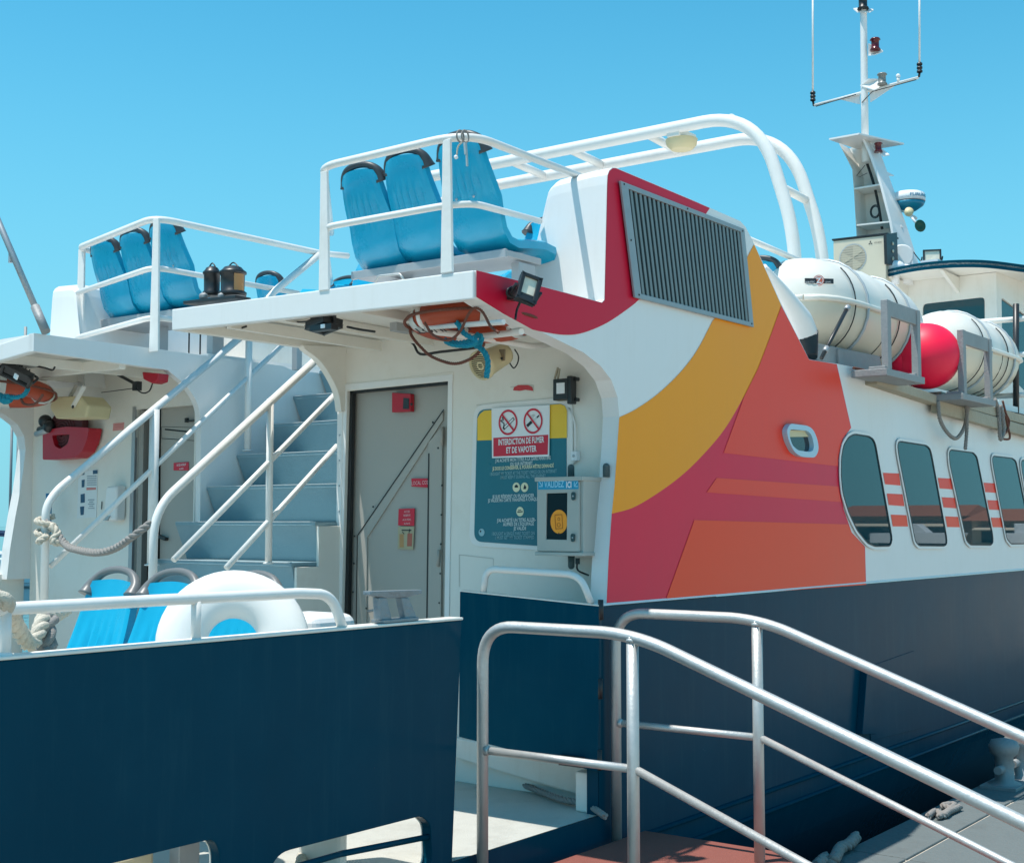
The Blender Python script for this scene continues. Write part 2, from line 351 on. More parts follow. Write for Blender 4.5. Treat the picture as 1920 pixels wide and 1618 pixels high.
# --- hull shell forward of the gangway gap
m = MB()
shs = [(1.03, 0), (-.30, 0), (-.36, .02), (-.55, .10), (-1.4, .55)]
xs = [-.02]+[i*1.0 for i in range(1, 16)]
def hullrow(x): return [Vector((x, yy+(0 if x < 9 else (x-9)**2*.02), zz-.003*x)) for zz, yy in shs]
vs = [p for x in xs for p in hullrow(x)]; n = len(shs)
m.add(vs, [(i*n+k, i*n+k+1, (i+1)*n+k+1, (i+1)*n+k) for i in range(len(xs)-1) for k in range(n-1)], BLUE)
m.hexa([(-.022, .003, 1.028), (-.022, .003, -.3), (-.022, .07, -.3), (-.022, .07, 1.028)], (.06, 0, 0), BLUE)
# below deck strip through the gap and aft
m.hexa([(-7, 0, -.012), (-.02, 0, -.012), (-.02, 0, -.30), (-7, 0, -.30)], (0, .05, 0), BLUE)
m.add([(-7, 0, -.3), (-.02, 0, -.3), (-.02, .5, -1.4), (-7, .5, -1.4)], [(0, 1, 2, 3)], DARKB)
build('hull', m, ferry)
m = MB()
for z in (-.17, -.29): m.tube([(-.02, -.005, z), (5, -.005, z-.012), (10, .01, z-.02)], .014, BLUE, seg=8)
build('rubbing_strake', m, ferry)
m = MB(); q = pY([(1614, 1245), (1630, 1375), (1604, 1375)], -.0); m.plate(q, (0, -.05, 0), BLUE); build('fender_fin', m, ferry, .004)
m = MB(); q = pY([(1618, 1253), (1712, 1220), (1725, 1365), (1632, 1388)], 0); m.plate(q, (0, -.006, 0), BLUE); build('repair_plate', m, ferry, .002)
# thin white rubbing line at the foot of the house
m = MB(); m.hexa([(-.02, -.004, 1.045), (12, -.004, 1.012), (12, -.012, 1.002), (-.02, -.012, 1.033)], (0, .05, 0), WHITE); build('side_ledge', m, ferry, .003)
# --- aft bulwark, starboard, with freeing ports
m = MB()
h1 = roundpoly(pY([(120, 1640), (400, 1572), (413, 1595), (413, 1700), (110, 1760)], 0), [.02, .07, .03, .05, .05], 5)
h2 = roundpoly(pY([(500, 1640), (525, 1598), (792, 1529), (808, 1547), (811, 1625), (505, 1720)], 0), [.03, .08, .06, .02, .05, .05], 5)
end = pY([(866, 1163), (848, 1610)], 0)
out = [Vector((-7, 0, 1.04)), Vector((end[0].x, 0, 1.025)), Vector((end[1].x, 0, .0)), Vector((-7, 0, .0))]
m.plate(out, (0, .05, 0), BLUE, holes=[h1, h2]); build('bulwark', m, ferry, .004)
m = MB(); m.tube([P(640, 1600, 'Y', .02), P(809, 1567, 'Y', .02)], .013, BLUE, seg=8); m.tube([P(500, 1640, 'Y', .02), P(640, 1600, 'Y', .02)], .013, BLUE, seg=8); build('freeing_port_bar', m, ferry)
m = MB(); m.hexa([(-7, -.006, 1.041), (end[0].x+.004, -.006, 1.026), (end[0].x+.004, .075, 1.026), (-7, .075, 1.041)], (0, 0, .012), WHITED); build('cap_rail', m, ferry, .004)
m = MB(); m.plate([(-7, .052, 1.03), (end[0].x, .052, 1.02), (end[0].x, .052, 0), (-7, .052, 0)], (0, .006, 0), WHITED, holes=[[Vector((p.x, .052, p.z)) for p in hh] for hh in (h1, h2)])
for x in (-4.4, -3.3, -2.34): m.hexa([(x, .058, 1.0), (x, .14, .9), (x, .2, 0), (x, .058, 0)], (.012, 0, 0), WHITED)
build('bulwark_lining', m, ferry)
# port bulwark
m = MB(); m.box((-3.4, BEAM, .52), (7.3, .06, 1.1), WHITED); build('bulwark', m, ferry, .004)
# deck
m = MB(); m.add([(-7, .001, 0), (1.4, .001, 0), (1.4, BEAM, 0), (-7, BEAM, 0)], [(0, 1, 2, 3)], DECK)
m.hexa([(-7, -.0005, -.012), (-.02, -.0005, -.012), (-.02, -.0005, .0), (-7, -.0005, .0)], (0, .01, 0), BLUE)
build('deck', m, ferry)
m = MB(); m.hexa([P(850, 1382, 'X', .2), (.2, .03, .20), (.2, .03, .0), P(850, 1420, 'X', .2)], (.05, 0, 0), WHITED); m.box((.04, .10, .10), (.10, .10, .2), WHITED); build('deck_coaming', m, ferry, .01)
# --- upper deck slab, starboard overhang + main deck
def camber(y): return .05*(1-((y-2.7)/2.7)**2)
m = MB()
def slab(y0, y1, x0, x1, zt, th, m, mt, mb, n=6):
    for i in range(n):
        a = y0+(y1-y0)*i/n; b = y0+(y1-y0)*(i+1)/n; za, zb = zt+camber(a), zt+camber(b)
        m.add([(x0, a, za), (x1, a, za), (x1, b, zb), (x0, b, zb)], [(0, 1, 2, 3)], mt)
        m.add([(x0, a, za-th), (x1, a, za-th), (x1, b, zb-th), (x0, b, zb-th)], [(3, 2, 1, 0)], mb)
        m.add([(x0, a, za), (x0, b, zb), (x0, b, zb-th), (x0, a, za-th)], [(0, 1, 2, 3)], mt)
        if i == n-1: m.add([(x0, b, zb), (x1, b, zb), (x1, b, zb-th), (x0, b, zb-th)], [(0, 1, 2, 3)], mt)
        if i == 0: m.add([(x0, a, za), (x1, a, za), (x1, a, za-th), (x0, a, za-th)], [(0, 1, 2, 3)], mt)
slab(.1, 2.03, OHX+.048, AWX+.1, UZ-.035, .055, m, WHITE, SOFF)
build('upper_deck', m, ferry)
m = MB()   # aft fascia with its own depth
q = pX([(893, 506), (322, 580), (322, 620), (893, 560)], OHX)
q[0].y = 0.004; q[3].y = 0.004
m.hexa(q, (.05, 0, 0), WHITE); build('fascia', m, ferry, .006)
m = MB()   # inboard edge of the overhang
q2 = [q[1]+Vector((.05, 0, 0)), q[2]+Vector((.05, 0, 0)), P(640, 664, 'Y', 2.08), P(640, 625, 'Y', 2.08)]
m.hexa(q2, (0, -.05, 0), SOFF); build('fascia', m, ferry, .005)
m = MB()
for (x0, y0, x1, y1) in ((466, 610, 690, 647), (603, 593, 748, 639), (722, 583, 790, 600)):
    a = P(x0, y0, 'Z', 2.50); b = P(x1, y1, 'Z', 2.50); yy = (a.y+b.y)/2
    m.box(((OHX+AWX)/2, yy, 2.50), (AWX-OHX-.1, .035, .06), SOFF)
build('soffit_beam', m, ferry, .004)
m = MB(); slab(2.2, 3.2, 1.4, 9.5, UZ-.03, .05, m, WHITE, SOFF, 2); slab(.1, 2.07, AWX+.1, 9.5, UZ-.03, .055, m, WHITE, SOFF); slab(3.4, 5.25, AWX+.1, 9.5, UZ-.03, .055, m, WHITE, SOFF); build('upper_deck', m, ferry)
# --- aft wall of the starboard house
def wall(outer, d, hol, nm, mt=WHITE, bev=.003):
    m = MB(); m.plate(outer, d, mt, holes=hol); return build(nm, m, ferry, bev)
dq = pX([(652, 731), (841, 714), (833, 1230), (639, 1240)], AWX)
wall([(AWX, .1, 0), (AWX, 2.05, 0), (AWX, 2.05, 2.56), (AWX, .1, 2.53)], (.05, 0, 0), [dq], 'aft_wall', SOFF)
# door frame lines + door leaf
m = MB()
fr = [dq[3]+Vector((0, .035, 0)), dq[0]+Vector((0, .035, .035)), dq[1]+Vector((0, -.035, .035)), dq[2]+Vector((0, -.035, 0))]
m.plate([fr[0], fr[1], fr[2], fr[3], dq[2], dq[1], dq[0], dq[3]], (-.006, 0, 0), WHITE)
fo = pX([(640, 722), (850, 697), (851, 714), (640, 735)], AWX)
m.hexa(fo, (-.003, 0, 0), SOFF)
build('door_frame', m, ferry, .002)
door = MB(); dl = [p+Vector((.07, 0, 0)) for p in dq]
door.plate([dl[0]+Vector((0, .02, .02)), dl[1]+Vector((0, -.02, .02)), dl[2]+Vector((0, -.02, 0)), dl[3]+Vector((0, .02, 0))], (.03, 0, 0), DOORG)
DX = AWX+.069
mould = [((668, 1240), (671, 1005), (832, 770), (832, 788), (690, 1008), (688, 1240)), ((800, 1180), (803, 850), (806, 850), (803, 1180))]
door.plate(pX(mould[0], DX), (-.010, 0, 0), DOORG)
mm = DOORG
door.hexa(pX([(806, 830), (832, 800), (829, 1230), (803, 1230)], DX), (-.016, 0, 0), DOORG)
line(door, P(671, 1003, 'X', DX-.012), P(832, 768, 'X', DX-.012), .008, BLACK, XR); line(door, P(670, 1003, 'X', DX-.012), P(667, 1230, 'X', DX-.012), .007, BLACK, XR)
line(door, P(804, 850, 'X', DX-.018), P(800, 1180, 'X', DX-.018), .010, BLACK, XR)
dob = build('door', door, ferry, .002)
m = MB()
for (x, y) in ((665, 1005), (664, 1056), (662, 1110), (829, 910), (828, 965), (827, 1020), (826, 1075), (824, 1130), (822, 700+140), (812, 792), (687, 1140), (700, 950)): m.lathe(P(x, y, 'X', DX-.014), (-1, 0, 0), [(0, .006), (.004, .006), (.005, 0)], GREYD, 8)
for (a, b) in (((829, 800), (828, 835)), ((823, 1030), (821, 1062))): m.tube([P(*a, 'X', DX-.025), P(*b, 'X', DX-.025)], .010, DOORG, 8)
build('hinge_and_screws', m, dob)
m = MB(); m.tube(fillet([P(690, 1146, 'X', DX-.02), P(690, 1146, 'X', DX-.06), P(700, 1144, 'X', DX-.06), P(712, 1144, 'X', DX-.06)], .01, 3), .008, ALU, 8); build('door_handle', m, dob)
m = MB()  # black gasket on the left and top of the opening
m.hexa(pX([(652, 731), (661, 730), (650, 1235), (640, 1240)], AWX+.02), (.03, 0, 0), BLACK)
m.hexa(pX([(652, 731), (841, 714), (841, 720), (652, 738)], AWX+.02), (.04, 0, 0), BLACK)
build('door_gasket', m, ferry)
# faint panel seams on the aft wall
m = MB()
for a, b in (((893, 760), (1065, 746)), ((861, 1040), (925, 1047)), ((861, 1040), (861, 1100)), ((925, 1047), (925, 1062)), ((957, 726), (1000, 722)), ((1000, 722), (1000, 735))):
    line(m, P(*a, 'X', AWX-.003), P(*b, 'X', AWX-.003), .004, mat('seam_grey', (.55, .52, .47), .6), XR)
build('panel_seam', m, ferry)
# starboard fin + painted side wall  (one plate 0.1 m thick with a white edge)
finp = [(893, 507), (893, 557), (943, 588), (998, 618), (1017, 624), (1055, 642), (1094, 661), (1125, 685), (1146, 712), (1158, 745), (1161, 781), (1158, 843), (1154, 899), (1148, 961), (1141, 1049), (1137, 1135)]
topp = [(1637, 714), (1604, 689), (1569, 682), (1517, 674), (1465, 570), (1414, 457), (1398, 426), (1388, 415), (1331, 390), (1300, 376), (1162, 318), (1155, 315), (1148, 315), (1142, 320), (1139, 328), (1138, 345), (1133, 562), (1128, 567), (1010, 535)]
side = [P(x, y, 'Y', 0) for x, y in finp]+[Vector((14, 0, .99))]+[Vector((14, 0, 2.20)), P(1920, 815, 'Y', 0)]+[P(x, y, 'Y', 0) for x, y in topp]
side[15].z = 1.032

m = MB(); m.plate(side, (0, .10, 0), WHITE)
L = []
arcA = [(1010, 621), (1057, 628), (1094, 624), (1139, 605), (1183, 575), (1198, 562)]
arcB = [(1162, 782), (1191, 768), (1233, 739), (1275, 699), (1307, 657), (1336, 602)]
arcC = [(1147, 963), (1186, 952), (1228, 928), (1275, 894), (1317, 854), (1359, 804), (1396, 741), (1422, 689), (1446, 626), (1465, 573)]
winl = [(1596, 802), (1581, 822), (1572, 860), (1573, 905), (1582, 955), (1597, 998), (1622, 1025), (1624, 1096)]
sA = [P(x, y, 'Y', 0) for x, y in arcA]
def arc(l): return [(lambda v: v)(p) for p in spline([Vector((x, y, 0)) for x, y in l], 5)]
def Lp(l, k, mt):
    m.plate([P(v[0], v[1], 'Y', -.0025*k) for v in l], (0, 0, 0), mt)
A_, B_, C_ = arc(arcA), arc(arcB), arc(arcC)
Lp([(893, 507), (893, 557), (943, 588), (998, 618)]+A_+[(1240, 560), (1318, 410), (1331, 390.5), (1300, 377), (1162, 319), (1155, 316), (1149, 316), (1143, 321), (1140, 329), (1139, 345), (1134, 563), (1129, 568), (1010, 536)], 1, MAG)
Lp(C_[::-1]+[(1152, 915), (1157, 843), (1161, 785)]+B_+[(1380, 560), (1396, 492), (1414, 458.5)], 1, LYEL)
Lp(C_+[(1517, 674.5), (1569, 683)]+winl+[(1400, 1112), (1137.5, 1130), (1141, 1049)], 1, MAG2)
Lp([(1357, 849), (1396, 742), (1422, 690), (1446, 627), (1465, 574), (1517, 675), (1568, 683), (1595, 802), (1580, 822), (1571, 860), (1571, 874)], 2, LRED)
Lp([(1344, 896), (1572, 912), (1577, 941), (1325, 923)], 2, LRED)
Lp([(1302, 975), (1590, 983), (1598, 1000), (1621, 1026), (1623, 1096), (1249, 1123)], 2, LORA)
# red dashes between the windows
for q in ([(940, 538), (1050, 543), (1062, 626), (955, 617)], [(967, 681), (1075, 686), (1088, 768), (980, 760)], [(994, 826), (1102, 830), (1113, 908), (1008, 907)],
          [(1318, 573), (1408, 578), (1420, 652), (1332, 646)], [(1345, 706), (1434, 711), (1446, 783), (1358, 776)], [(1370, 838), (1458, 842), (1470, 913), (1383, 911)],
          [(1633, 606), (1710, 611), (1720, 676), (1645, 671)], [(1660, 726), (1735, 729), (1747, 795), (1672, 791)], [(1685, 847), (1760, 848), (1770, 914), (1697, 912)]):
    Lp(zoom(q, 1400, 740, 3.677), 1, LRED if q[0][1] < 800 else LORA)
sw = build('side_wall', m, ferry)
m = MB()
for a, b in (((1112, 1025), (1128, 1037)), ((1128, 1037), (1139, 1043))):
    pa = PP(*a, (0.07, 0, 0), XR); pb = PP(*b, (0.07, 0, 0), XR)
build_dummy = None
# windows of the side wall
W = [[(740, 275), (840, 290), (870, 310), (885, 345), (990, 940), (1000, 1000), (985, 1040), (880, 1042), (830, 1020), (760, 935), (700, 810), (660, 680), (648, 560), (650, 430), (665, 350), (700, 295)],
     [(1060, 325), (1235, 352), (1262, 375), (1275, 430), (1375, 980), (1378, 1025), (1360, 1040), (1185, 1038), (1160, 1010), (1045, 420), (1037, 350), (1045, 328)],
     [(1405, 382), (1560, 402), (1585, 430), (1692, 960), (1697, 1015), (1680, 1035), (1540, 1033), (1512, 1005), (1398, 480), (1392, 400)],
     [(1700, 425), (1830, 440), (1855, 460), (1955, 950), (1960, 1000), (1945, 1025), (1820, 1027), (1790, 990), (1697, 500), (1690, 440)]]
def grow(pts, d):
    c = sum(pts, Vector())/len(pts); out = []; k = len(pts)
    for i in range(k):
        a, b, e = pts[i-1], pts[i], pts[(i+1) % k]; t1 = (b-a).normalized(); t2 = (e-b).normalized()
        n1 = Vector((t1.z, 0, -t1.x)); n2 = Vector((t2.z, 0, -t2.x)); nn = (n1+n2).normalized()
        if nn.dot(b-c) < 0: nn = -nn
        out.append(b+nn*d)
    return out
def window(poly, lab=None):
    g = MB(); g.plate(poly, (0, .006, 0), GLASS); fr = MB()
    go = grow(poly, .027)
    fr.plate([p+Vector((0, .002, 0)) for p in go], (0, -.006, 0), WHITE, holes=[[p+Vector((0, .002, 0)) for p in poly]])
    gi = grow(poly, .007); fr.plate([p+Vector((0, -.0015, 0)) for p in gi], (0, -.005, 0), BLACK, holes=[[p+Vector((0, -.0015, 0)) for p in grow(poly, -.002)]])
    f = build('window', fr, ferry, .001); build('pane', g, f)
    return f
for k, wz in enumerate(W):
    pz = zoom(wz, 1400, 740, 3.677); ply = roundpoly([P(x, y, 'Y', -.010) for x, y in pz], .03, 2); window(ply)
base4 = [P(x, y, 'Y', -.010) for x, y in zoom(W[3], 1400, 740, 3.677)]
for k in range(1, 8): window(roundpoly([p+Vector((.86*k, 0, -.004*k)) for p in base4], .03, 2))
# porthole in the painted side
po = [P(x, y, 'Y', -.006) for x, y in zoom([(265, 200), (385, 215), (425, 240), (455, 310), (465, 380), (440, 435), (345, 430), (295, 400), (255, 320), (240, 250)], 1400, 740, 3.677)]
pi = [P(x, y, 'Y', -.006) for x, y in zoom([(275, 240), (385, 250), (415, 280), (430, 350), (425, 385), (400, 396), (320, 385), (280, 350), (262, 290), (262, 250)], 1400, 740, 3.677)]
m = MB(); m.plate(roundpoly(po, .04, 4), (0, -.035, 0), mat('porthole_frame', (.45, .62, .72), .35), holes=[roundpoly(pi, .03, 4)]); f = build('porthole', m, ferry, .006)
m = MB(); m.plate(roundpoly([p+Vector((0, -.004, 0)) for p in pi], .03, 4), (0, .003, 0), GLASSD); m.hexa([pi[0]+Vector((-.03, -.010, -.005)), pi[1]+Vector((0, -.010, 0)), pi[2]+Vector((0, -.010, -.01)), pi[0]+Vector((-.03, -.010, -.05))], (0, -.004, 0), CREAM); build('pane', m, f)
# --- ventilation casing (box on the upper deck) : aft face, top, inboard side
def casing(ybase, sgn, nm, full=True):
    m = MB()
    prof = [P(1133, 567, 'Y', 0), P(1138, 345, 'Y', 0), P(1139, 328, 'Y', 0), P(1142, 320, 'Y', 0), P(1148, 315, 'Y', 0), P(1155, 315, 'Y', 0), P(1162, 318, 'Y', 0), P(1300, 376, 'Y', 0), P(1388, 415, 'Y', 0), P(1398, 426, 'Y', 0), P(1414, 457, 'Y', 0), P(1465, 570, 'Y', 0), P(1517, 674, 'Y', 0)]
    ys = []
    rows = []
    for p in prof: 
        xx = p.x; base_in = Vector((xx, 0, UZ-.02))
        def yin(z): return .52-.16*(z-UZ)/.7
        r = []
        for t in (0., .25, .5, .75, 1.):
            r.append(Vector((xx, .099+(yin(p.z)-.09-.099)*t, p.z-(.008*t))))
        zr = p.z-.008
        r.append(Vector((xx, yin(zr-.03)-.035, zr-.006))); r.append(Vector((xx, yin(zr-.06)-.008, zr-.03))); r.append(Vector((xx, yin(zr-.1), max(UZ-.04, zr-.09)))); r.append(Vector((xx, yin(UZ), UZ-.05)))
        rows.append(r)
    k = len(rows[0]); vs = [v for r in rows for v in r]
    m.add(vs, [(i*k+j, i*k+j+1, (i+1)*k+j+1, (i+1)*k+j) for i in range(len(rows)-1) for j in range(k-1)], WHITE)
    # aft face closing polygon: bulges aft at the foot
    top = rows[1]; foot = Vector((top[0].x-.03, .02, UZ-.05))
    face = [rows[1][j] for j in range(k)]
    lower = [Vector((rows[1][0].x-.012, v.y if j < k-1 else v.y+.02, UZ-.05)) for j, v in enumerate(face)]
    n2 = 6; g = []
    for i in range(n2+1):
        t = i/n2; g.append([Vector((a.x*(1-t)+b.x*t-.006*math.sin(t*math.pi), a.y*(1-t)+b.y*t, a.z*(1-t)+b.z*t)) for a, b in zip(face, lower)])
    vs = [v for r in g for v in r]
    m.add(vs, [(i*k+j, (i+1)*k+j, (i+1)*k+j+1, i*k+j+1) for i in range(n2) for j in range(k-1)], WHITE, True)
    if sgn < 0:
        for v in m.v: v.y = ybase-.45-v.y; v.z -= .12
    return m
mcas = casing(0, 1, ''); ob = build('vent_casing', mcas, ferry)
mcas = casing(BEAM, -1, ''); ob = build('vent_casing', mcas, ferry)
m = MB(); pm = [Vector((p.x, BEAM, p.z)) for p in [P(x, y, 'Y', 0) for x, y in finp]]+[Vector((9, BEAM, 1.03)), Vector((9, BEAM, 2.58))]
m.plate(pm, (0, -.10, 0), WHITE); build('side_wall', m, ferry)
# louvre
lq = [(1160, 340), (1392, 430), (1410, 614), (1187, 558)]
lp = [P(x, y, 'Y', -.012) for x, y in lq]
def bil(q, u, v): return (q[0]*(1-u)+q[1]*u)*(1-v)+(q[3]*(1-u)+q[2]*u)*v
m = MB(); inn = [bil(lp, .05, .045), bil(lp, .962, .045), bil(lp, .962, .955), bil(lp, .05, .955)]
m.plate(lp, (0, -.014, 0), LFR, holes=[inn])
for (u, v) in ((.02, .02), (.98, .03), (.98, .97), (.03, .97), (.02, .5), (.5, .02)): m.lathe(bil(lp, u, v)+Vector((0, -.014, 0)), (0, -1, 0), [(0, .007), (.004, .005), (.005, 0)], GREYD, 8)
lo = build('louvre', m, ferry, .003)
m = MB(); m.plate([p+Vector((0, .004, 0)) for p in inn], (0, .003, 0), GREYD); build('backing', m, lo)
m = MB(); N = 27
for i in range(N):
    u = (i+.62)/(N+.2); a = bil(inn, u, 0.002); b = bil(inn, u, .998); dd = (bil(inn, 1, .5)-bil(inn, 0, .5))/N
    m.hexa([a, b, b+dd*.34+Vector((0, -.004, 0)), a+dd*.34+Vector((0, -.004, 0))], (0, -.004, 0), SLAT)
build('slat', m, lo)
# --- gate panel swung open against the aft wall
GN = Vector((-.96, -.19, 0)).normalized(); g0 = (-.04, .02, 0)
gq = [PP(x, y, g0, GN) for x, y in ((862, 1109), (1124, 1137), (1121, 1447), (860, 1381))]
gt = thing('bulwark_gate', 'navy blue bulwark gate swung open against the white aft wall beneath the ticket box', 'gate', gq[3])
m = MB(); m.plate(gq, tuple(-GN*.035), BLUE); build('panel', m, gt, .004)
m = MB(); m.hexa([gq[0]+Vector((0, 0, .001)), gq[1]+Vector((0, 0, .001)), gq[1]-GN*.04+Vector((0, 0, .001)), gq[0]-GN*.04+Vector((0, 0, .001))], (0, 0, .007), WHITED); build('top_edge', m, gt)
m = MB(); pts = [PP(x, y, g0, GN)-GN*.02 for x, y in ((903, 1112), (908, 1066), (1085, 1078), (1106, 1132))]; m.tube(fillet(pts, [0, .07, .12, 0], 8), .018, WTUBE, 12); build('handrail', m, gt)
m = MB()
for t in (.02, .5, .93): p = gq[1].lerp(gq[2], t); m.tube([p+Vector((0.012, 0, .05)), p+Vector((.012, 0, -.05))], .014, BLACKM, 8)
m.box(PP(1075, 1425, g0, GN)+GN*.02, (.03, .14, .05), BLACKM); build('hinge', m, gt)
# --- bulwark top rail
m = MB(); pts = [P(x, y, 'Y', .03) for x, y in ((-120, 1146), (0, 1142), (300, 1125), (560, 1112), (622, 1114), (644, 1182))]
m.tube(fillet(pts, [0, .02, .02, .02, .09, 0], 8), .0205, WTUBE, 16)
rl = build('bulwark_rail', m, ferry)
for (x, y0, y1) in ((9, 1145, 1230), (367, 1122, 1202), (-150, 1148, 1250)):
    m = MB(); a = P(x, y0, 'Y', .03); b = P(x, y1, 'Y', .03); a.x = b.x; m.tube([a, b], .018, WTUBE, 14); m.lathe(b, (0, 0, 1), [(-.004, .028), (.006, .024), (.012, .018)], WTUBE, 14); build('post', m, rl)
# --- upper starboard railing
TR = .0195
def rail(pts, r=TR, rad=.12, mt=None):
    m = MB(); m.tube(fillet(pts, rad, 8), r, mt or WTUBE, 14); return m
ur = MB()
tp = [P(900, 350, 'X', .6), P(620, 345, 'X', -.45), P(600, 322, 'X', OHX), P(838, 262, 'X', OHX), P(905, 246, 'X', OHX), P(1085, 330, 'Y', .12)]
topz = tp[3].z
A0 = Vector((OHX, .16, topz)); 
e1 = P(1084, 330, 'X', .16); e2 = P(1012, 415, 'X', .06)
seq = [Vector((.1, 2.0, topz)), Vector((OHX, .95, topz)), Vector((OHX, .04, topz+.01)), e1]
ur = rail(seq, TR, [0, .10, .22, 0]); up_ = build('upper_railing', ur, ferry)
seq2 = [Vector((p.x, p.y, P(838, 385, 'X', OHX).z)) for p in seq[:3]]+[e2]
build('middle_rail', rail(seq2, .0165, [0, .10, .22, 0]), up_)
for (x, y0, y1) in ((608, 322, 545), (838, 262, 512)):
    m = MB(); a = P(x, y0, 'X', OHX); b = P(x, y1, 'X', OHX); w1, w2 = .022, .034
    m.add([a+Vector((-.006, -w1, 0)), a+Vector((-.006, w1, 0)), b+Vector((-.006, w2, 0)), b+Vector((-.006, -w2, 0)), a+Vector((.01, -w1, 0)), a+Vector((.01, w1, 0)), b+Vector((.01, w2, 0)), b+Vector((.01, -w2, 0))],
          [(0, 1, 2, 3), (4, 5, 6, 7), (0, 1, 5, 4), (1, 2, 6, 5), (2, 3, 7, 6), (3, 0, 4, 7)], WTUBE); build('post', m, up_, .003)
# --- port stairwell guard rail
pz = 3.42
g = [Vector((1.45, 3.2, pz)), Vector((1.55, 3.3, pz)), Vector((-.19, 3.3, pz)), Vector((.10, 4.52, pz)), Vector((.5, 4.55, pz))]
loop = [P(600, 478, 'Z', pz-.02), P(650, 478, 'Z', pz-.02), P(652, 466, 'Z', pz), P(600, 463, 'Z', pz)]
pg = build('stairwell_railing', rail([P(652, 480, 'Y', 3.3), P(600, 475, 'Y', 3.3), P(290, 408, 'Y', 3.3), P(148, 465, 'Z', pz), P(200, 478, 'Z', pz)], .023, [0, .05, .16, .08, 0]), ferry)
for dz in (.325, .65): build('middle_rail', rail([P(560, 467, 'Y', 3.3)+Vector((0, 0, -dz)), P(290, 408, 'Y', 3.3)+Vector((0, 0, -dz)), P(148, 465, 'Z', pz)+Vector((0, 0, -dz))], .019, [0, .14, 0]), pg)
for (a, h, w1, w2) in ((P(292, 410, 'Y', 3.3), .87, .028, .045), (P(152, 467, 'Z', pz), .87, .034, .045)):
    m = MB(); b = a-Vector((0, 0, h)); U_ = Vector((0, 1, 0))
    m.hexa([a-U_*w1, a+U_*w1, b+U_*w2, b-U_*w2], (.016, 0, 0), WTUBE); build('post', m, pg, .003)
# --- port house : inner side wall facing the stairs, coaming, aft wall, overhang
Y3 = 3.35
inner = pY([(82, 622), (320, 660), (493, 681), (530, 686), (548, 694), (598, 698), (598, 742), (548, 743), (498, 797), (442, 853), (387, 913), (372, 1020)], Y3)
inner[0] = P(82, 622, 'X', OHX); inner[0].y = Y3
k_ = [Vector((inner[-1].x, Y3, 0)), Vector((AWX, Y3, 0)), Vector((AWX, Y3, 2.1))]
arcp = spline([P(x, y, 'Y', Y3) for x, y in ((377, 790), (370, 757), (350, 725), (315, 694))], 5)
low = P(82, 656, 'X', OHX); low.y = Y3
for v in inner[:1]: v.x = OHX
low.x = OHX
m = MB(); bigx = Vector((4, Y3, 0)), Vector((4, Y3, 2.55))
ci = [inner[0]]+[P(x, y, 'Y', Y3) for x, y in ((493, 681), (530, 686), (548, 694))]+[Vector((1.75, Y3, P(598, 698, 'Y', Y3).z)), Vector((1.75, Y3, 0)), Vector((AWX+.02, Y3, 0))]+arcp+[low]
m.plate(ci, (0, .05, 0), WHITE); build('stair_side_wall', m, ferry, .003)
q = [P(82, 622, 'X', OHX), P(0, 648, 'X', OHX), P(0, 679, 'X', OHX), P(82, 656, 'X', OHX)]
q[1] = q[0]+(q[1]-q[0])*4.3; q[2] = q[3]+(q[2]-q[3])*4.3; q[0].y = Y3+.01; q[3].y = Y3+.01
m = MB(); m.hexa(q, (.05, 0, 0), WHITE); build('fascia', m, ferry, .006)
m = MB(); slab(Y3+.05, 5.25, OHX+.048, AWX+.1, UZ-.045, .05, m, WHITE, SOFF); build('upper_deck', m, ferry)
m = MB()
for yy in (3.8, 4.45, 5.0): m.box(((OHX+AWX)/2, yy, 2.47), (AWX-OHX-.1, .035, .06), SOFF)
m.box((-.35, 4.3, 2.465), (.05, 1.8, .07), SOFF)
build('soffit_beam', m, ferry, .004)
dp = pX([(256, 768), (377, 758), (371, 1200), (243, 1205)], AWX)
dp[1].y = Y3+.06; dp[2].y = Y3+.06
wall([(AWX, Y3+.05, 0), (AWX, BEAM-.1, 0), (AWX, BEAM-.1, 2.55), (AWX, Y3+.05, 2.57)], (.05, 0, 0), [dp], 'aft_wall', SOFF)
m = MB(); m.plate([p+Vector((-.006, 0, 0)) for p in pX([(250, 763), (256, 763), (244, 1205), (237, 1205)], AWX)], (.02, 0, 0), ALU)
m.hexa(pX([(262, 770), (270, 769), (262, 1205), (253, 1205)], AWX), (.05, 0, 0), mat('door_track', (.30, .28, .25), .5)); m.hexa(pX([(285, 767), (288, 767), (282, 1205), (278, 1205)], AWX), (.05, 0, 0), mat('door_track', (.30, .28, .25), .5)); build('door_frame', m, ferry)
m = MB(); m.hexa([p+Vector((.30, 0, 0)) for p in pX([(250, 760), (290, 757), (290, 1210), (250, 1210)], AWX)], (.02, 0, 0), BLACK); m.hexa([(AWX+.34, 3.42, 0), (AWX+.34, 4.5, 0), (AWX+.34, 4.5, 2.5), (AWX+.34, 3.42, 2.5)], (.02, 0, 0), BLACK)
build('passage_dark_sheet', m, ferry)  # black sheets painted in for the darkness behind the doorway
m = MB(); q = pX([(302, 762), (377, 757), (371, 1205), (298, 1205)], AWX+.06); m.hexa(q, (.03, 0, 0), DOORG)
mx_ = AWX+.058
for a, b, w_ in (((309, 805), (375, 812), .010), ((303, 822), (375, 827), .004), ((303, 800), (375, 802), .003), ((303, 800), (303, 822), .003)): line(m, P(*a, 'X', mx_), P(*b, 'X', mx_), w_, BLACK, XR)
dd2 = build('door', m, ferry, .002)
m = MB(); m.box(P(305, 1008, 'X', mx_-.02), (.03, .085, .022), BLACKM, Matrix.Rotation(.25, 3, 'X')); build('door_handle', m, dd2, .003)
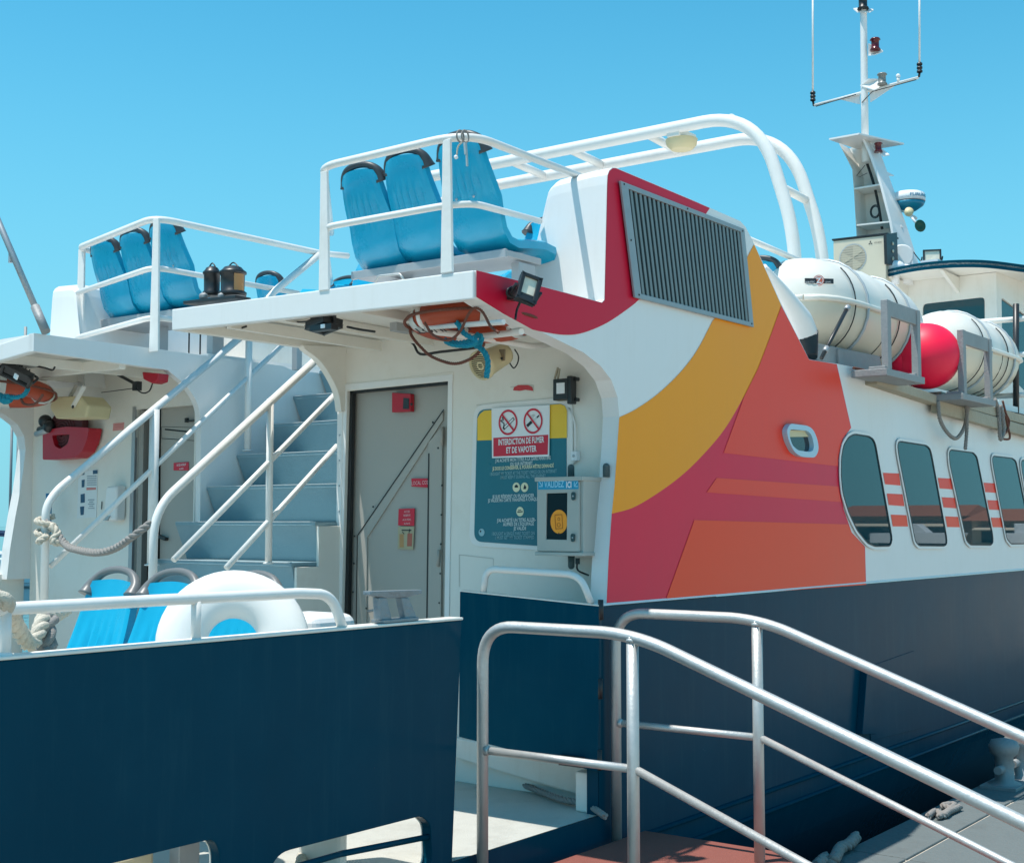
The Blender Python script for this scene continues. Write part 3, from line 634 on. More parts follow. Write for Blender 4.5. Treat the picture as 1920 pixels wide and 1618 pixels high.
m = MB(); m.box(P(360, 789, 'X', mx_-.01), (.015, .09, .010), BLACKM); m.box(P(350, 788, 'X', mx_-.01), (.02, .02, .03), BLACKM); build('bolt', m, dd2)
# inner bracket of the starboard house at the stairs
Y2 = 2.06
br = spline([P(x, y, 'Y', Y2) for x, y in ((562, 657), (590, 679), (612, 712), (624, 740), (629, 772))], 5)
m = MB(); m.plate(br+[Vector((AWX+.03, Y2, br[-1].z)), Vector((AWX+.03, Y2, 2.53)), Vector((-.12, Y2, 2.5))], (0, -.05, 0), SOFF); build('bracket', m, ferry, .003)
m = MB(); m.hexa([Vector((AWX-.01, Y2+.012, br[-1].z)), Vector((AWX-.01, Y2-.03, br[-1].z)), Vector((AWX-.01, Y2-.03, 0)), Vector((AWX-.01, Y2+.012, 0))], (.06, 0, 0), WHITE)
for k in range(9): m.lathe((AWX-.01, Y2-.012, .9+k*.155), (-1, 0, 0), [(0, .007), (.004, .006), (.005, 0)], GREYF, 8)
build('corner_post', m, ferry, .003)
m = MB(); m.plate([(AWX+.05, Y2, 0), (5, Y2, 0), (5, Y2, 2.53), (AWX+.05, Y2, 2.53)], (0, -.04, 0), WHITE); build('stair_side_wall', m, ferry)
# --- stairs
st = thing('boarding_stairs', 'grey-blue painted steps rising between the two white deckhouses', 'stairs', (-.1, 2.7, 0))
steps = [(-.66, .76), (-.40, .98), (-.14, 1.215), (.05, 1.455), (.31, 1.69), (.57, 1.915), (.84, 2.14), (1.10, 2.36), (1.36, 2.57)]
for i, (x, z) in enumerate(steps):
    m = MB(); x2 = steps[i+1][0]+.06 if i+1 < len(steps) else x+.3; yl = Y3-.003; yr = Y2+.003 if x > .1 else Y2+.005
    m.box(((x+x2)/2, (yl+yr)/2, z-.012), (x2-x, yl-yr, .024), STAIR)
    zb = steps[i-1][1] if i else .0
    m.hexa([(x+.004, yl, z-.02), (x+.004, yr, z-.02), (x+.075, yr+.02, zb), (x+.075, yl-.03, zb)], (.02, 0, 0), STAIR)
    sp_ = build('step', m, st, .004); m = MB(); m.box((x+.006, (yl+yr)/2, z+.0015), (.020, yl-yr-.02, .005), SUNEDGE); build('sun_sliver_strip', m, sp_)  # added thin strip paints a sun sliver on each step
m = MB(); prof = [Vector((AWX, Y2, 0)), Vector((AWX, Y2, 1.43)), Vector((.06, Y2, 1.43)), Vector((.06, Y2, 1.19)), Vector((-.12, Y2, 1.19)), Vector((-.12, Y2, .96)), Vector((-.38, Y2, .96)), Vector((-.38, Y2, .74)), Vector((-.64, Y2, .74)), Vector((-.64, Y2, 0))]
m.plate(prof, (0, -.02, 0), WHITED); build('stringer', m, st, .003)
# stair handrails
def hrail(Y, p, lows, posts, lab, r=.024):
    t = thing('stair_handrail', lab, 'handrail', (p[0][0], Y, 0) if False else tuple(P(*p[0], 'Y', Y)), 'stair handrails')
    m = MB(); m.tube(fillet([P(x, y, 'Y', Y) for x, y in p], [0]+[.16]*(len(p)-2)+[0], 8), r, WTUBE, 14); build('handrail', m, t)
    for a, b in lows: m = MB(); m.tube([P(*a, 'Y', Y), P(*b, 'Y', Y)], r*.72, WTUBE, 12); build('lower_rail', m, t)
    for (x, y0, y1, rr) in posts:
        a = P(x, y0, 'Y', Y); b = P(x, y1, 'Y', Y); b.x = a.x; m = MB(); m.tube([a, b], rr, WTUBE, 12); m.lathe(b, (0, 0, 1), [(0, rr*1.5), (.008, rr*1.5), (.01, rr)], WTUBE, 12); build('post', m, t)
hrail(2.12, [(285, 1140), (289, 955), (600, 668)], [((325, 1050), (632, 736)), ((424, 1065), (632, 836))], [(507, 748, 1057, .021)], 'nearer white tube handrail on the right side of the stairs')
hrail(3.26, [(82, 1160), (86, 950), (106, 920), (452, 632)], [((94, 1062), (545, 632))], [(290, 768, 1060, .032), (467, 628, 846, .024)], 'farther white tube handrail left of the stairs, with a rope tied to it')
m = MB(); m.tube([P(598, 478, 'Y', 3.28), P(515, 546, 'Y', 3.28), P(440, 625, 'Y', 3.28)], .026, WTUBE, 12); build('stair_top_rail', m, ferry)
# port superstructure bits visible above the coaming
m = MB(); q = pY([(250, 600), (495, 640), (495, 700), (250, 700)], 4.0)
m.hexa([(1.3, 4.05, 2.55), (3.6, 4.05, 2.55), (3.6, 4.05, 2.92), (1.3, 4.05, 2.92)], (0, .6, 0), WHITED)
for x in (357, 378, 400): a = P(x, 640, 'Y', 4.03); m.box((a.x, 4.045, 2.74), (.012, .01, .36), BLACK)
build('deck_locker', m, ferry, .01)
m = MB(); a = P(557, 650, 'Y', 3.0); m.box((a.x, 3.0, 2.75), (.05, .05, .5), ALU); build('deck_post', m, ferry, .003); m = MB(); a = P(606, 650, 'Y', 2.6); m.box((a.x, 2.6, 2.75), (.04, .04, .5), ALU); build('deck_post', m, ferry, .003)
# --- roll bar arch
AYB = .85; HX1 = P(1487, 490, 'Y', AYB).x; HX2 = P(1540, 490, 'Y', AYB).x; HZ1 = P(1390, 215, 'X', HX1).z; HZ2 = P(1440, 252, 'X', HX2).z; AYP = P(700, 350, 'X', HX1).y
def hoop(x, z):
    zk = P(1480, 430, 'Y', AYB).z
    return fillet([Vector((x+.06, AYB, 2.55)), Vector((x+.03, AYB, zk)), Vector((x, AYB+.30, z)), Vector((x, AYP-.3, z)), Vector((x, AYP, zk)), Vector((x, AYP, 2.55))], [0, .3, .50, .50, .3, 0], 12)
TA = .045*DEP((HX1, AYB, 3.5))/9.15
m = MB(); m.tube(hoop(HX1, HZ1), TA, WTUBE, 16); ar = build('roll_bar', m, ferry)
m = MB(); m.tube(hoop(HX2, HZ2), TA, WTUBE, 16); build('rear_hoop', m, ar)
for px in (1370, 1215, 1070, 960, 870):
    yy = P(px, 250, 'X', HX1).y; m = MB(); m.tube([Vector((HX1, yy, HZ1-.012)), Vector((HX2, yy, HZ2-.008))], TA*.7, WTUBE, 12); build('rung', m, ar)
p = P(1468, 352, 'Y', AYB+.12); m = MB(); m.tube([Vector((HX1+.01, AYB+.12, p.z)), Vector((HX2+.01, AYB+.12, p.z-.02))], TA*.65, WTUBE, 12); build('rung', m, ar)
m = MB(); c = P(1278, 262, 'X', (HX1+HX2)/2-.15); m.box(c+Vector((0, 0, .03)), (.30, .12, .07), WHITED); m.lathe(c, (0, 0, -1), [(0, .14), (.05, .13), (.09, .09), (.095, 0)], CREAM, 16); build('deck_lamp', m, ar, .004)
# forward starboard guard rail
m = MB(); m.tube([P(1395, 445, 'Y', .5), P(1500, 490, 'Y', .5)], .022, WTUBE, 10); build('side_rail', m, ferry); m = MB()
for yy in ((1830, 604, 1930, 597), (1850, 668, 1930, 664), (1855, 744, 1930, 740)): m.tube([P(yy[0], yy[1], 'X', 7.6), P(yy[2], yy[3], 'X', 7.6)], .027, WTUBE, 12)
m.tube([P(1905, 570, 'X', 7.55), P(1905, 790, 'X', 7.55)], .03, BLACKM, 8)
build('forward_railing', m, ferry)
# --- timber fender
m = MB(); a, b, c = P(1632, 712, 'Y', -.04), P(1752, 752, 'Y', -.04), P(1925, 802, 'Y', -.04)
def tim(a, b, h, w_, off): m.beam(a+Vector((0, off, 0)), b+Vector((0, off, 0)), w_, h, WOOD)
tim(a, b, .07, .10, 0); tim(P(1752, 762, 'Y', -.06), P(1960, 822, 'Y', -.06)+Vector((1.5, 0, -.03)), .10, .06, 0); tim(P(1752, 744, 'Y', -.02), P(1960, 803, 'Y', -.02)+Vector((1.5, 0, -.03)), .08, .12, 0)
build('timber_fender', m, ferry, .006)
# --- wheelhouse
WX = 9.5; wy = .87
m = MB(); q = [Vector((WX, wy, 2.5)), Vector((WX, 4.5, 2.5)), Vector((WX, 4.5, 4.25)), Vector((WX, wy, 4.25))]
wq = [(1740, 568), (1846, 557), (1846, 622), (1846, 690), (1740, 690)]
wh = roundpoly(pX([(1730, 570), (1846, 557), (1847, 690), (1730, 695)], WX), .05, 4)
m.plate(q, (.05, 0, 0), WHITED, holes=[wh]); 
wso = [Vector((WX, wy, 2.5)), Vector((15, wy-.35, 2.5)), Vector((15, wy-.35, 4.25)), Vector((WX, wy, 4.25))]
sn = Vector((5.5, -.35, 0)).normalized(); snn = Vector((-.35, -5.5, 0)).normalized()
wside = roundpoly([PP(x, y, wso[0], snn) for x, y in ((1878, 558), (1990, 640), (1990, 800), (1880, 692))], .04, 4)
m.plate(wso, (0, .05, 0), WHITED, holes=[wside]); whs = build('wheelhouse', m, ferry, .004)
m = MB(); m.plate([p+Vector((.02, 0, 0)) for p in wh], (.005, 0, 0), GLASS); f = build('window', m, whs)
m = MB(); m.plate([p+Vector((0, .02, 0)) for p in wside], (0, .005, 0), GLASS); build('window', m, whs)
m = MB()
rim = spline([P(1622, 517, 'X', 9.2), P(1680, 505, 'X', 8.9), P(1750, 497, 'X', 8.8), P(1840, 494, 'X', 9.0), P(1930, 497, 'X', 9.6)], 6)
zt = rim[len(rim)//2].z; rim = [Vector((p.x, p.y, zt+.03*(1-((p.y-1.6)/1.5)**2))) for p in rim]
rim = [Vector((9.4, 4.8, zt))]+rim+[Vector((13, -.1, zt)), Vector((15, .2, zt))]
inr = [Vector((15, 4.8, zt))]
m.plate([p-Vector((0, 0, .02)) for p in rim+inr], (0, 0, -.02), SOFF)
n_ = len(rim)
m.add(rim+[p-Vector((0, 0, .075)) for p in rim], [(i, i+1, n_+i+1, n_+i) for i in range(n_-1)], BLUE)
m.plate([p+Vector((0, 0, 0)) for p in rim+inr], (0, 0, .01), BLUE)
for yy in (1.3, 1.9, 2.5): m.add([(WX, yy-.02, zt-.04), (8.95, yy-.02, zt-.04), (WX, yy-.02, zt-.22), (WX, yy+.02, zt-.04), (8.95, yy+.02, zt-.04), (WX, yy+.02, zt-.22)], [(0, 1, 2), (3, 4, 5), (1, 2, 5, 4)], SOFF)
build('canopy', m, whs)
# ================================================================== MAST (part of ferry)
MXX = 9.9
m = MB()
lft = pX([(1572, 267), (1598, 318), (1601, 356), (1606, 440), (1608, 505)], MXX); rgt = pX([(1621, 262), (1632, 285), (1654, 347), (1672, 417), (1686, 500)], MXX)
outr = [P(x, y, 'X', MXX+.35) for x, y in ((1640, 262), (1650, 285), (1677, 359), (1702, 430), (1724, 500))]
for i in range(4):
    m.add([rgt[i], rgt[i+1], outr[i+1], outr[i]], [(0, 1, 2, 3)], WHITE)     # starboard side plate
    ol = [p+Vector((.35, 0, 0)) for p in lft]
    m.add([lft[i], lft[i+1], ol[i+1], ol[i]], [(0, 1, 2, 3)], WHITED)
    m.add([ol[i], ol[i+1], outr[i+1], outr[i]], [(0, 1, 2, 3)], WHITED)        # front plate seen from inside
    m.add([rgt[i]+Vector((0, .03, 0)), rgt[i+1]+Vector((0, .03, 0)), rgt[i+1], rgt[i]], [(0, 1, 2, 3)], WHITE)
mast = build('mast', m, ferry)
for (l, r) in (((1601, 356), (1654, 347)), ((1606, 424), (1672, 417))):
    m = MB(); a, b = P(*l, 'X', MXX+.01), P(*r, 'X', MXX+.01); m.hexa([a, b, b+Vector((.33, 0, 0)), a+Vector((.33, 0, 0))], (0, 0, .02), WHITED); build('shelf', m, mast)
m = MB(); zq = P(1600, 266, 'X', MXX).z; m.plate([Vector((MXX-.25, P(1570, 268, 'X', MXX).y, zq)), Vector((MXX-.25, P(1626, 266, 'X', MXX).y, zq)), Vector((MXX+.5, P(1640, 266, 'X', MXX+.3).y-.3, zq)), Vector((MXX+.5, P(1590, 266, 'X', MXX).y, zq))], (0, 0, .02), WHITE); build('shelf', m, mast)
for tip, a, b in (((1676, 331), (1650, 318), (1655, 330)), ((1700, 431), (1686, 420), (1692, 428))):
    m = MB(); m.plate([P(*tip, 'X', MXX+.5), P(*a, 'X', MXX+.2), P(*b, 'X', MXX+.2)], (0, 0, .015), WHITE); build('shelf', m, mast)
pb = P(1622, 265, 'X', MXX+.15); pt = P(1618, -60, 'X', MXX+.15); pt.y = pb.y+.0
m = MB(); k1 = P(1621, 190, 'X', MXX+.15); m.tube([pb-Vector((0, 0, .25)), k1, P(1619, 20, 'X', MXX+.15), P(1617, -60, 'X', MXX+.15)], [.046, .044, .042, .04], WHITE, 16); build('pole', m, mast)
m = MB(); ya = P(1527, 198, 'X', MXX+.15); yb = P(1722, 146, 'X', MXX+.15); m.tube([ya, yb], .018, WTUBE, 10)
m.plate([P(1572, 186, 'X', MXX+.17), P(1612, 175, 'X', MXX+.17), P(1612, 196, 'X', MXX+.17)], (.012, 0, 0), WHITE); m.plate([P(1630, 172, 'X', MXX+.17), P(1682, 158, 'X', MXX+.17), P(1632, 192, 'X', MXX+.17)], (.012, 0, 0), WHITE)
m.tube([P(1605, 178, 'X', MXX+.1), P(1560, 191, 'X', MXX+.1), P(1530, 200, 'X', MXX+.1)], .006, BLACK, 6); m.tube([P(1616, 193, 'X', MXX+.1), P(1636, 172, 'X', MXX+.1), P(1718, 150, 'X', MXX+.1)], .006, BLACK, 6)
m.tube([P(1685, 155, 'X', MXX+.15), P(1684, 146, 'X', MXX+.15)], .02, WTUBE, 8); m.sphere(P(1684, 143, 'X', MXX+.15), .028, SWHITE, 10, 6)
build('yard_arm', m, mast)
for (x, y, yt) in ((1524, 172, -60), (1724, 118, -60)):
    m = MB(); a = P(x, y, 'X', MXX+.15); m.tube([a, P(x, yt, 'X', MXX+.15)], .013, WTUBE, 8); m.tube([a, a-Vector((0, 0, .12))], [.026, .026], BLACKM, 8)
    for k in range(3): m.tube([a-Vector((0, 0, .01+k*.045)), a-Vector((0, 0, .03+k*.045))], .036, BLACKM, 8)
    m.tube([a-Vector((0, 0, .12)), P(x+(2 if x < 1600 else -1), y+27, 'X', MXX+.15)], .015, BLACKM, 8); build('antenna', m, mast)
for (x, y, s, lens, plt) in ((1641, 86, 1., REDL, [(1628, 82), (1645, 88), (1656, 96), (1640, 102), (1628, 103)]), (1654, 151, .95, mat('clear_lens', (.22, .22, .2), .3), [(1628, 148), (1650, 148), (1664, 157), (1640, 168), (1613, 160)]), (1647, 279, .8, REDL, [(1632, 266), (1655, 280), (1668, 290), (1656, 292), (1636, 276)]), (1618, 8, 1.1, BLACKM, [(1600, 16), (1618, 14), (1638, 18), (1632, 22), (1607, 22)])):
    m = MB(); X_ = MXX+.10; c = P(x, y, 'X', X_); m.plate([P(a, b, 'X', X_+(.0 if j in (0, 3, 4) else .1)) for j, (a, b) in enumerate(plt)], (0, 0, -.015), WHITE)
    f = build('light_bracket', m, mast)
    m = MB(); r = .06*s; m.lathe(c-Vector((0, 0, .06*s)), ZU, [(0, r*1.1), (.02, r), (.03, r*.8), (.12*s, r*.8), (.13*s, r*1.1), (.15*s, r*.9), (.155*s, 0)], lens, 14); build('navigation_light', m, f)
m = MB(); m.tube(spline([P(1623, 300, 'X', MXX+.2), P(1632, 325, 'X', MXX+.2), P(1640, 352, 'X', MXX+.2), P(1648, 390, 'X', MXX+.2), P(1654, 430, 'X', MXX+.2)], 4), .017, BLACK, 8)
for rr in (.05, .062): c = P(1641, 397, 'X', MXX+.1); m.tube([c+Vector((0, math.cos(t)*rr, math.sin(t)*rr*1.3)) for t in [k*math.pi/8 for k in range(16)]], .007, BLACK, 6, closed=True)
m.tube([P(1622, 310, 'X', MXX+.1), P(1606, 330, 'X', MXX+.1), P(1612, 332, 'X', MXX+.1), P(1626, 325, 'X', MXX+.1)], .004, BLACK, 6)
build('cable', m, mast)
m = MB(); a = P(1624, 268, 'X', MXX+.12); m.tube([a, a-Vector((0, 0, .25))], .055, SOFF, 12); build('cable_conduit', m, mast)
# radar
c = P(1703, 378, 'X', 10.4)
t = thing('radar_dome', 'white radar dome with blue underside and the letters FURUNO, on a bracket of the mast', 'radar', c-Vector((0, 0, .1)))
m = MB(); r = .20; m.lathe(c-Vector((0, 0, .01)), ZU, [(0, r*1.02), (.05, r*1.04), (.10, r*.98), (.118, r*.8), (.122, 0)], SWHITE, 28)
tm = MB(); text(tm, 'FURUNO', (0, 0, 0), XR, ZU, .036, HORNB, 'LEFT', 1.25, .03); a0 = -2.70
m.add([c+Vector((math.cos(a0+v.x/.2)*.212, math.sin(a0+v.x/.2)*.212, .025+v.z)) for v in tm.v], tm.f, HORNB); build('dome', m, t)
m = MB(); m.lathe(c-Vector((0, 0, .02)), -ZU, [(0, r), (.04, r*.9), (.10, r*.45), (.105, 0)], HORNB, 28); build('underside', m, t)
m = MB(); m.beam(P(1675, 385, 'X', 10.35), P(1718, 410, 'X', 10.4), .10, .03, WHITE); build('bracket', m, t)
# searchlight / horn
c = P(1708, 402, 'X', 10.2); t = thing('signal_horn', 'white trumpet horn with dark green mouth below the radar dome', 'horn', P(1700, 405, 'X', 10.2))
m = MB(); a = P(1703, 400, 'X', 10.2); m.lathe(a, (-.3, -.2, .1), [(0, 0), (.005, .05), (.05, .055), (.055, 0)], CREAM, 16); m.tube([a, P(1722, 424, 'X', 10.15)], .016, SWHITE, 8); build('stem', m, t)
m = MB(); a = P(1722, 425, 'X', 10.1); m.lathe(a, (-.6, -.75, .0), [(0, .03), (.02, .05), (.04, .075), (.045, .07), (.02, .02)], GREEN, 18); build('bell', m, t)
# air conditioner
AX = 8.9
q = pX([(1562, 452), (1660, 441), (1664, 516), (1566, 522)], AX)
t = thing('air_conditioner', 'cream outdoor air conditioning unit with round fan, on the wheelhouse roof before the mast', 'air conditioner', q[3])
m = MB(); m.plate([q[0], q[1], Vector((AX, q[1].y, 4.15)), Vector((AX, q[0].y, 4.15))], (.30, 0, 0), ACW); build('casing', m, t, .01)
m = MB(); m.plate([q[0]+Vector((-.01, .01, .004)), q[1]+Vector((-.01, -.03, .004)), q[1]+Vector((.33, -.03, .004)), q[0]+Vector((.33, .01, .004))], (0, 0, .018), BLACKM); build('lid', m, t)
m = MB(); c = P(1599, 484, 'X', AX-.003); ann(m, c, YR, ZU, .165, .155, GREYF); disc(m, c, YR, ZU, .155, mat('fan_dark', (.36, .33, .26), .6)); 
for k in range(3):
    a0 = k*2.094+.5; m.add([c+Vector((-.004, 0, 0))]+[c+Vector((-.004, -math.cos(a0+j*.25)*.14, math.sin(a0+j*.25)*.14)) for j in range(5)], [list(range(6))], mat('fan_blade', (.46, .42, .32), .6))
for k in range(-5, 6): y_ = k*.028; hw = math.sqrt(max(0, .155**2-y_**2)); line(m, c+Vector((-.012, -hw, y_)), c+Vector((-.012, hw, y_)), .004, ACW, XR)
build('fan', m, t)
m = MB(); c = P(1632, 456, 'X', AX-.004); r = .014
for k in range(3):
    an = math.pi/2+k*2.094; d = YR*math.cos(an)+ZU*math.sin(an); s = d.cross(XR); m.add([c, c+d*r+s*r*.55, c+d*r*2, c+d*r-s*r*.55], [(0, 1, 2, 3)], SRED if False else SBLACK)
text(m, 'MITSUBISHI', P(1639, 457, 'X', AX-.004), YR, ZU, .016, SBLACK, 'LEFT', .75); build('logo', m, t)
m = MB(); e0 = q[1]+Vector((.30, -.0, 0))
m.plate([P(1662, 440, 'Y', q[1].y-.04), P(1682, 436, 'Y', q[1].y-.04), P(1684, 500, 'Y', q[1].y-.04), P(1664, 495, 'Y', q[1].y-.04)], (0, .035, 0), BLACKM)
for k in range(3): m.lathe(P(1674, 457+k*14, 'Y', q[1].y-.042), (0, -1, 0), [(0, .022), (.01, .018), (.01, 0)], ACW, 10)
build('connection_panel', m, t)
# round loud-hailer / fans on the roof
c = P(1692, 479, 'X', 9.3); t = thing('roof_ventilator', 'short white ventilator pipe with grey round mouth beside the air conditioner', 'ventilator', c-Vector((0, 0, .2)))
m = MB(); m.lathe(c, (-.85, -.5, .05), [(-.25, .10), (-.02, .125), (0, .13), (.0, .115)], WHITE, 20); m.tube([c+Vector((.15, .05, -.02)), c+Vector((.15, .05, -.32))], .11, WHITE, 16); build('cowl', m, t)
m = MB(); m.lathe(c, (-.85, -.5, .05), [(-.01, .112), (-.005, 0)], GREYF, 20); build('grille', m, t)
c = P(1676, 500, 'X', 9.1); t = thing('satellite_dome', 'small low white dome on the wheelhouse roof in front of the ventilator', 'dome antenna', c-Vector((0, 0, .1)))
m = MB(); m.sphere(c-Vector((0, 0, .02)), .12, SWHITE, 16, 10, (1, 1.1, .75)); m.tube([c, c+Vector((.3, -.28, -.02))], .04, SWHITE, 10); build('dome', m, t)
m = MB(); m.lathe(c-Vector((0, 0, .2)), ZU, [(0, .06), (.15, .06)], SWHITE, 12); build('base', m, t)
# ================================================================== FLOODLIGHTS
def floodlight(c, nrm, upv, wd, hh, lab, bracket=True, lens=LENSF, side=1, frameonly=False):
    nrm = Vector(nrm).normalized(); U = (Vector(upv)-nrm*Vector(upv).dot(nrm)).normalized(); R_ = U.cross(nrm).normalized(); c = Vector(c)
    M = Matrix((R_, U, nrm)).transposed()
    t = thing('floodlight', lab, 'floodlight', c, 'black floodlights on the ferry')
    m = MB(); m.box(c-nrm*.02, (wd, hh, .03), BLACKM, M); m.box(c-nrm*.045, (wd*.6, hh*.6, .03), BLACKM, M)
    for k in range(5): m.box(c-nrm*.05+R_*(k-2)*wd*.13, (.006, hh*.7, .04), BLACKM, M)
    for s in (-1, 1):
        m.box(c+R_*s*(wd/2-.009)+nrm*.002, (.018, hh, .02), BLACKM, M); m.box(c+U*s*(hh/2-.008)+nrm*.002, (wd, .016, .02), BLACKM, M)
    build('housing', m, t, .004)
    m = MB(); m.box(c-nrm*.003+U*hh*.10, (wd*.80, hh*.62, .006), lens, M); build('lens', m, t)
    m = MB(); m.box(c+nrm*.0+U*(-hh*.36), (wd*.9, hh*.2, .014), BLACKM, M); text(m, '«OSRAM»' if False else 'V-TAC' if False else 'LEDVOLT' if False else '', c, R_, U, .01, SWHITE) if False else None
    build('lower_bezel', m, t)
    if bracket:
        m = MB(); p1 = c+R_*(wd/2+.012); p2 = c-R_*(wd/2+.012)
        m.tube(fillet([p1, p1-nrm*.09-U*.02*side, p2-nrm*.09-U*.02*side, p2], .02, 4), .008, BLACKM, 8); m.tube(spline([c-nrm*.06, c-nrm*.12-U*.06, c-nrm*.10-U*.12*side], 4), .006, BLACK, 6); build('bracket', m, t)
    return t
c = P(991, 541, 'Y', -.14)
t = floodlight(c, (-.55, -.80, .22), Vector((.42, 0, 1)), .098, .135, 'black floodlight on a bracket against the crimson panel at the overhang corner')
m = MB(); m.tube(spline([P(985, 532, 'Y', -.07), P(955, 541, 'Y', -.05), P(951, 553, 'Y', -.04), P(962, 558, 'Y', -.04), P(975, 560, 'Y', -.06)], 5), .006, BLACKM, 8); m.box(P(966, 553, 'Y', -.03), (.06, .05, .05), BLACKM); build('mounting', m, t)
t = floodlight(P(607, 613, 'X', -.92), (-.2, -.1, -1), (1, -.2, -.2), .16, .12, 'black floodlight hung below the starboard overhang over the stairs', lens=mat('flood_lens_dim', (.25, .25, .22), .2, metal=.3))
m = MB(); m.box(P(607, 615, 'X', -.98), (.05, .15, .03), BLACKM); m.box(P(607, 612, 'X', -1.0), (.02, .028, .02), SWHITE); m.tube(spline([P(585, 602, 'X', -.95), P(560, 604, 'X', -.9), P(556, 600, 'X', -.85)], 4), .005, BLACK, 6); build('mounting', m, t, .004)
t = floodlight(P(30, 704, 'X', -.85), (-.75, -.3, -.65), (.2, -.5, 1), .20, .10, 'black floodlight tilted down below the port overhang', lens=BLACKM)
m = MB(); m.box(P(30, 706, 'X', -.92), (.01, .035, .03), SWHITE, Matrix.Rotation(.5, 3, 'X')); m.tube(spline([P(14, 700, 'X', -.8), P(12, 690, 'X', -.8), P(44, 684, 'X', -.8), P(0, 690, 'X', -.8)], 4), .006, BLACK, 6); build('mounting', m, t)
t = floodlight(P(1748, 482, 'X', 9.3), (-.9, -.4, .1), (0, 0, 1), .20, .17, 'small black floodlight standing on the dark edge of the wheelhouse roof')
m = MB(); m.box(P(1748, 494, 'X', 9.3), (.2, .2, .05), SWHITE); m.tube(spline([P(1712, 472, 'X', 9.4), P(1722, 485, 'X', 9.4), P(1733, 497, 'X', 9.4)], 4), .006, BLACK, 6); build('mounting', m, t)
# black device with white plate on the aft wall near the fin (floodlight seen from the side)
c = P(1056, 731, 'X', AWX-.06)
t = thing('floodlight', 'black floodlight with white label fixed on the aft wall above the ticket box', 'floodlight', c, 'black floodlights on the ferry')
m = MB(); m.box(c, (.06, .095, .115), BLACKM); m.box(c+Vector((0, -.055, -.005)), (.05, .03, .15), BLACKM); m.box(c+Vector((.02, -.06, .055)), (.03, .05, .02), BLACKM); m.box(c+Vector((.02, -.06, -.055)), (.03, .05, .02), BLACKM); build('housing', m, t, .005)
m = MB(); m.box(P(1051, 728, 'X', AWX-.092), (.003, .052, .058), SWHITE); build('label_plate', m, t)
t = thing('clothes_peg', 'weathered wooden clothes peg clipped above the black floodlight on the aft wall', 'clothes peg', P(1045, 712, 'X', AWX-.05))
m = MB(); m.beam(P(1040, 711, 'X', AWX-.05), P(1046, 689, 'X', AWX-.05), .008, .01, WOOD); m.beam(P(1046, 711, 'X', AWX-.05), P(1049, 691, 'X', AWX-.05), .008, .01, WOOD); build('peg', m, t)
# ================================================================== SEATS
def seat(label, group, w=.40, h=.56, lean=.16, handle=SEATG, ribs=True, taper=.82, arch=.06, thick=1.0):
    t = thing('passenger_seat', label, 'seat', (0, 0, 0), group)
    path = [(.40, .015), (.37, .045), (.28, .055), (.16, .04), (.06, .025), (0, .035), (-.045, .08), (-.07, .15), (-.085, .22)]
    z0, y0 = .22, -.085
    for k in range(1, 9): s = k/8; path.append((y0-lean*s*.8-.01*math.sin(s*3.1), z0+(h-z0)*s))
    path = [(y, z) for y, z in path]; n = len(path); NW = 25; vs = []; fs = []
    for side in (0, 1):
        for i, (y, z) in enumerate(path):
            a = path[max(i-1, 0)]; b = path[min(i+1, n-1)]; ty, tz = b[0]-a[0], b[1]-a[1]; L_ = math.hypot(ty, tz); ny, nz = tz/L_, -ty/L_   # normal pointing to the sitter
            s = i/(n-1)
            if s < .5: wd = w*(.92+.08*min(1, s*4))
            else: wd = w*(1-(1-taper)*((s-.5)/.5)**1.3)
            endr = 1.0
            if i == n-1: endr = .90
            if i == 0: endr = .9
            for k in range(NW):
                u = -1+2*k/(NW-1); d = 0
                if ribs and .50 < s < .80 and abs(u) < .62: d += .009*math.cos(u*22)*math.sin((s-.50)/.30*math.pi)
                conc = .028*(abs(u)**3)   # flanks wrap forward
                off = (conc if side == 0 else conc-.045)+d*(1 if side == 0 else 1)
                if abs(u) > .99: off = conc-.02+(.006 if side == 0 else -.03)
                arch_ = .018*(1-u*u) if i == n-1 else 0
                vs.append(Vector((u*wd/2*endr*(1 if side == 0 else .93 if False else 1), y+ny*off, z+nz*off+arch_)))
    for side in (0, 1):
        b0 = side*n*NW
        for i in range(n-1):
            for k in range(NW-1): fs.append((b0+i*NW+k, b0+i*NW+k+1, b0+(i+1)*NW+k+1, b0+(i+1)*NW+k))
    o2 = n*NW
    for i in range(n-1):
        for k in (0, NW-1): fs.append((i*NW+k, (i+1)*NW+k, o2+(i+1)*NW+k, o2+i*NW+k))
    for i in (0, n-1):
        for k in range(NW-1): fs.append((i*NW+k, i*NW+k+1, o2+i*NW+k+1, o2+i*NW+k))
    m = MB(); m.add(vs, fs, SEATB, True); o = build('shell', m, t)
    sub = o.modifiers.new('edge', 'EDGE_SPLIT'); sub.split_angle = math.radians(50)
    for u in (-.5, .45):
        q = path[9]; m = MB(); m.lathe((u*w/2*.7, q[0]-.047, q[1]-.03), (0, -1, -.1), [(0, .007), (.004, .006), (.006, 0)], GREYF, 8); build('bolt', m, t)
    # handle: arch over the top corners
    ty, tz = path[-1]; hw = w*taper/2
    m = MB(); pts = spline([Vector((-hw-.004, ty+.03, tz-.055)), Vector((-hw+.004, ty+.005, tz-.005)), Vector((-hw*.62, ty-.015, tz+arch*.72)), Vector((0, ty-.022, tz+arch)), Vector((hw*.62, ty-.015, tz+arch*.72)), Vector((hw-.004, ty+.005, tz-.005)), Vector((hw+.004, ty+.03, tz-.055))], 5)
    N_ = len(pts); rs = [thick*(.013+.018*(abs(2*i/(N_-1)-1)**3)) for i in range(N_)]
    m.tube(pts, rs, handle, 10, flat=1.0)
    build('grab_handle', m, t)
    return t
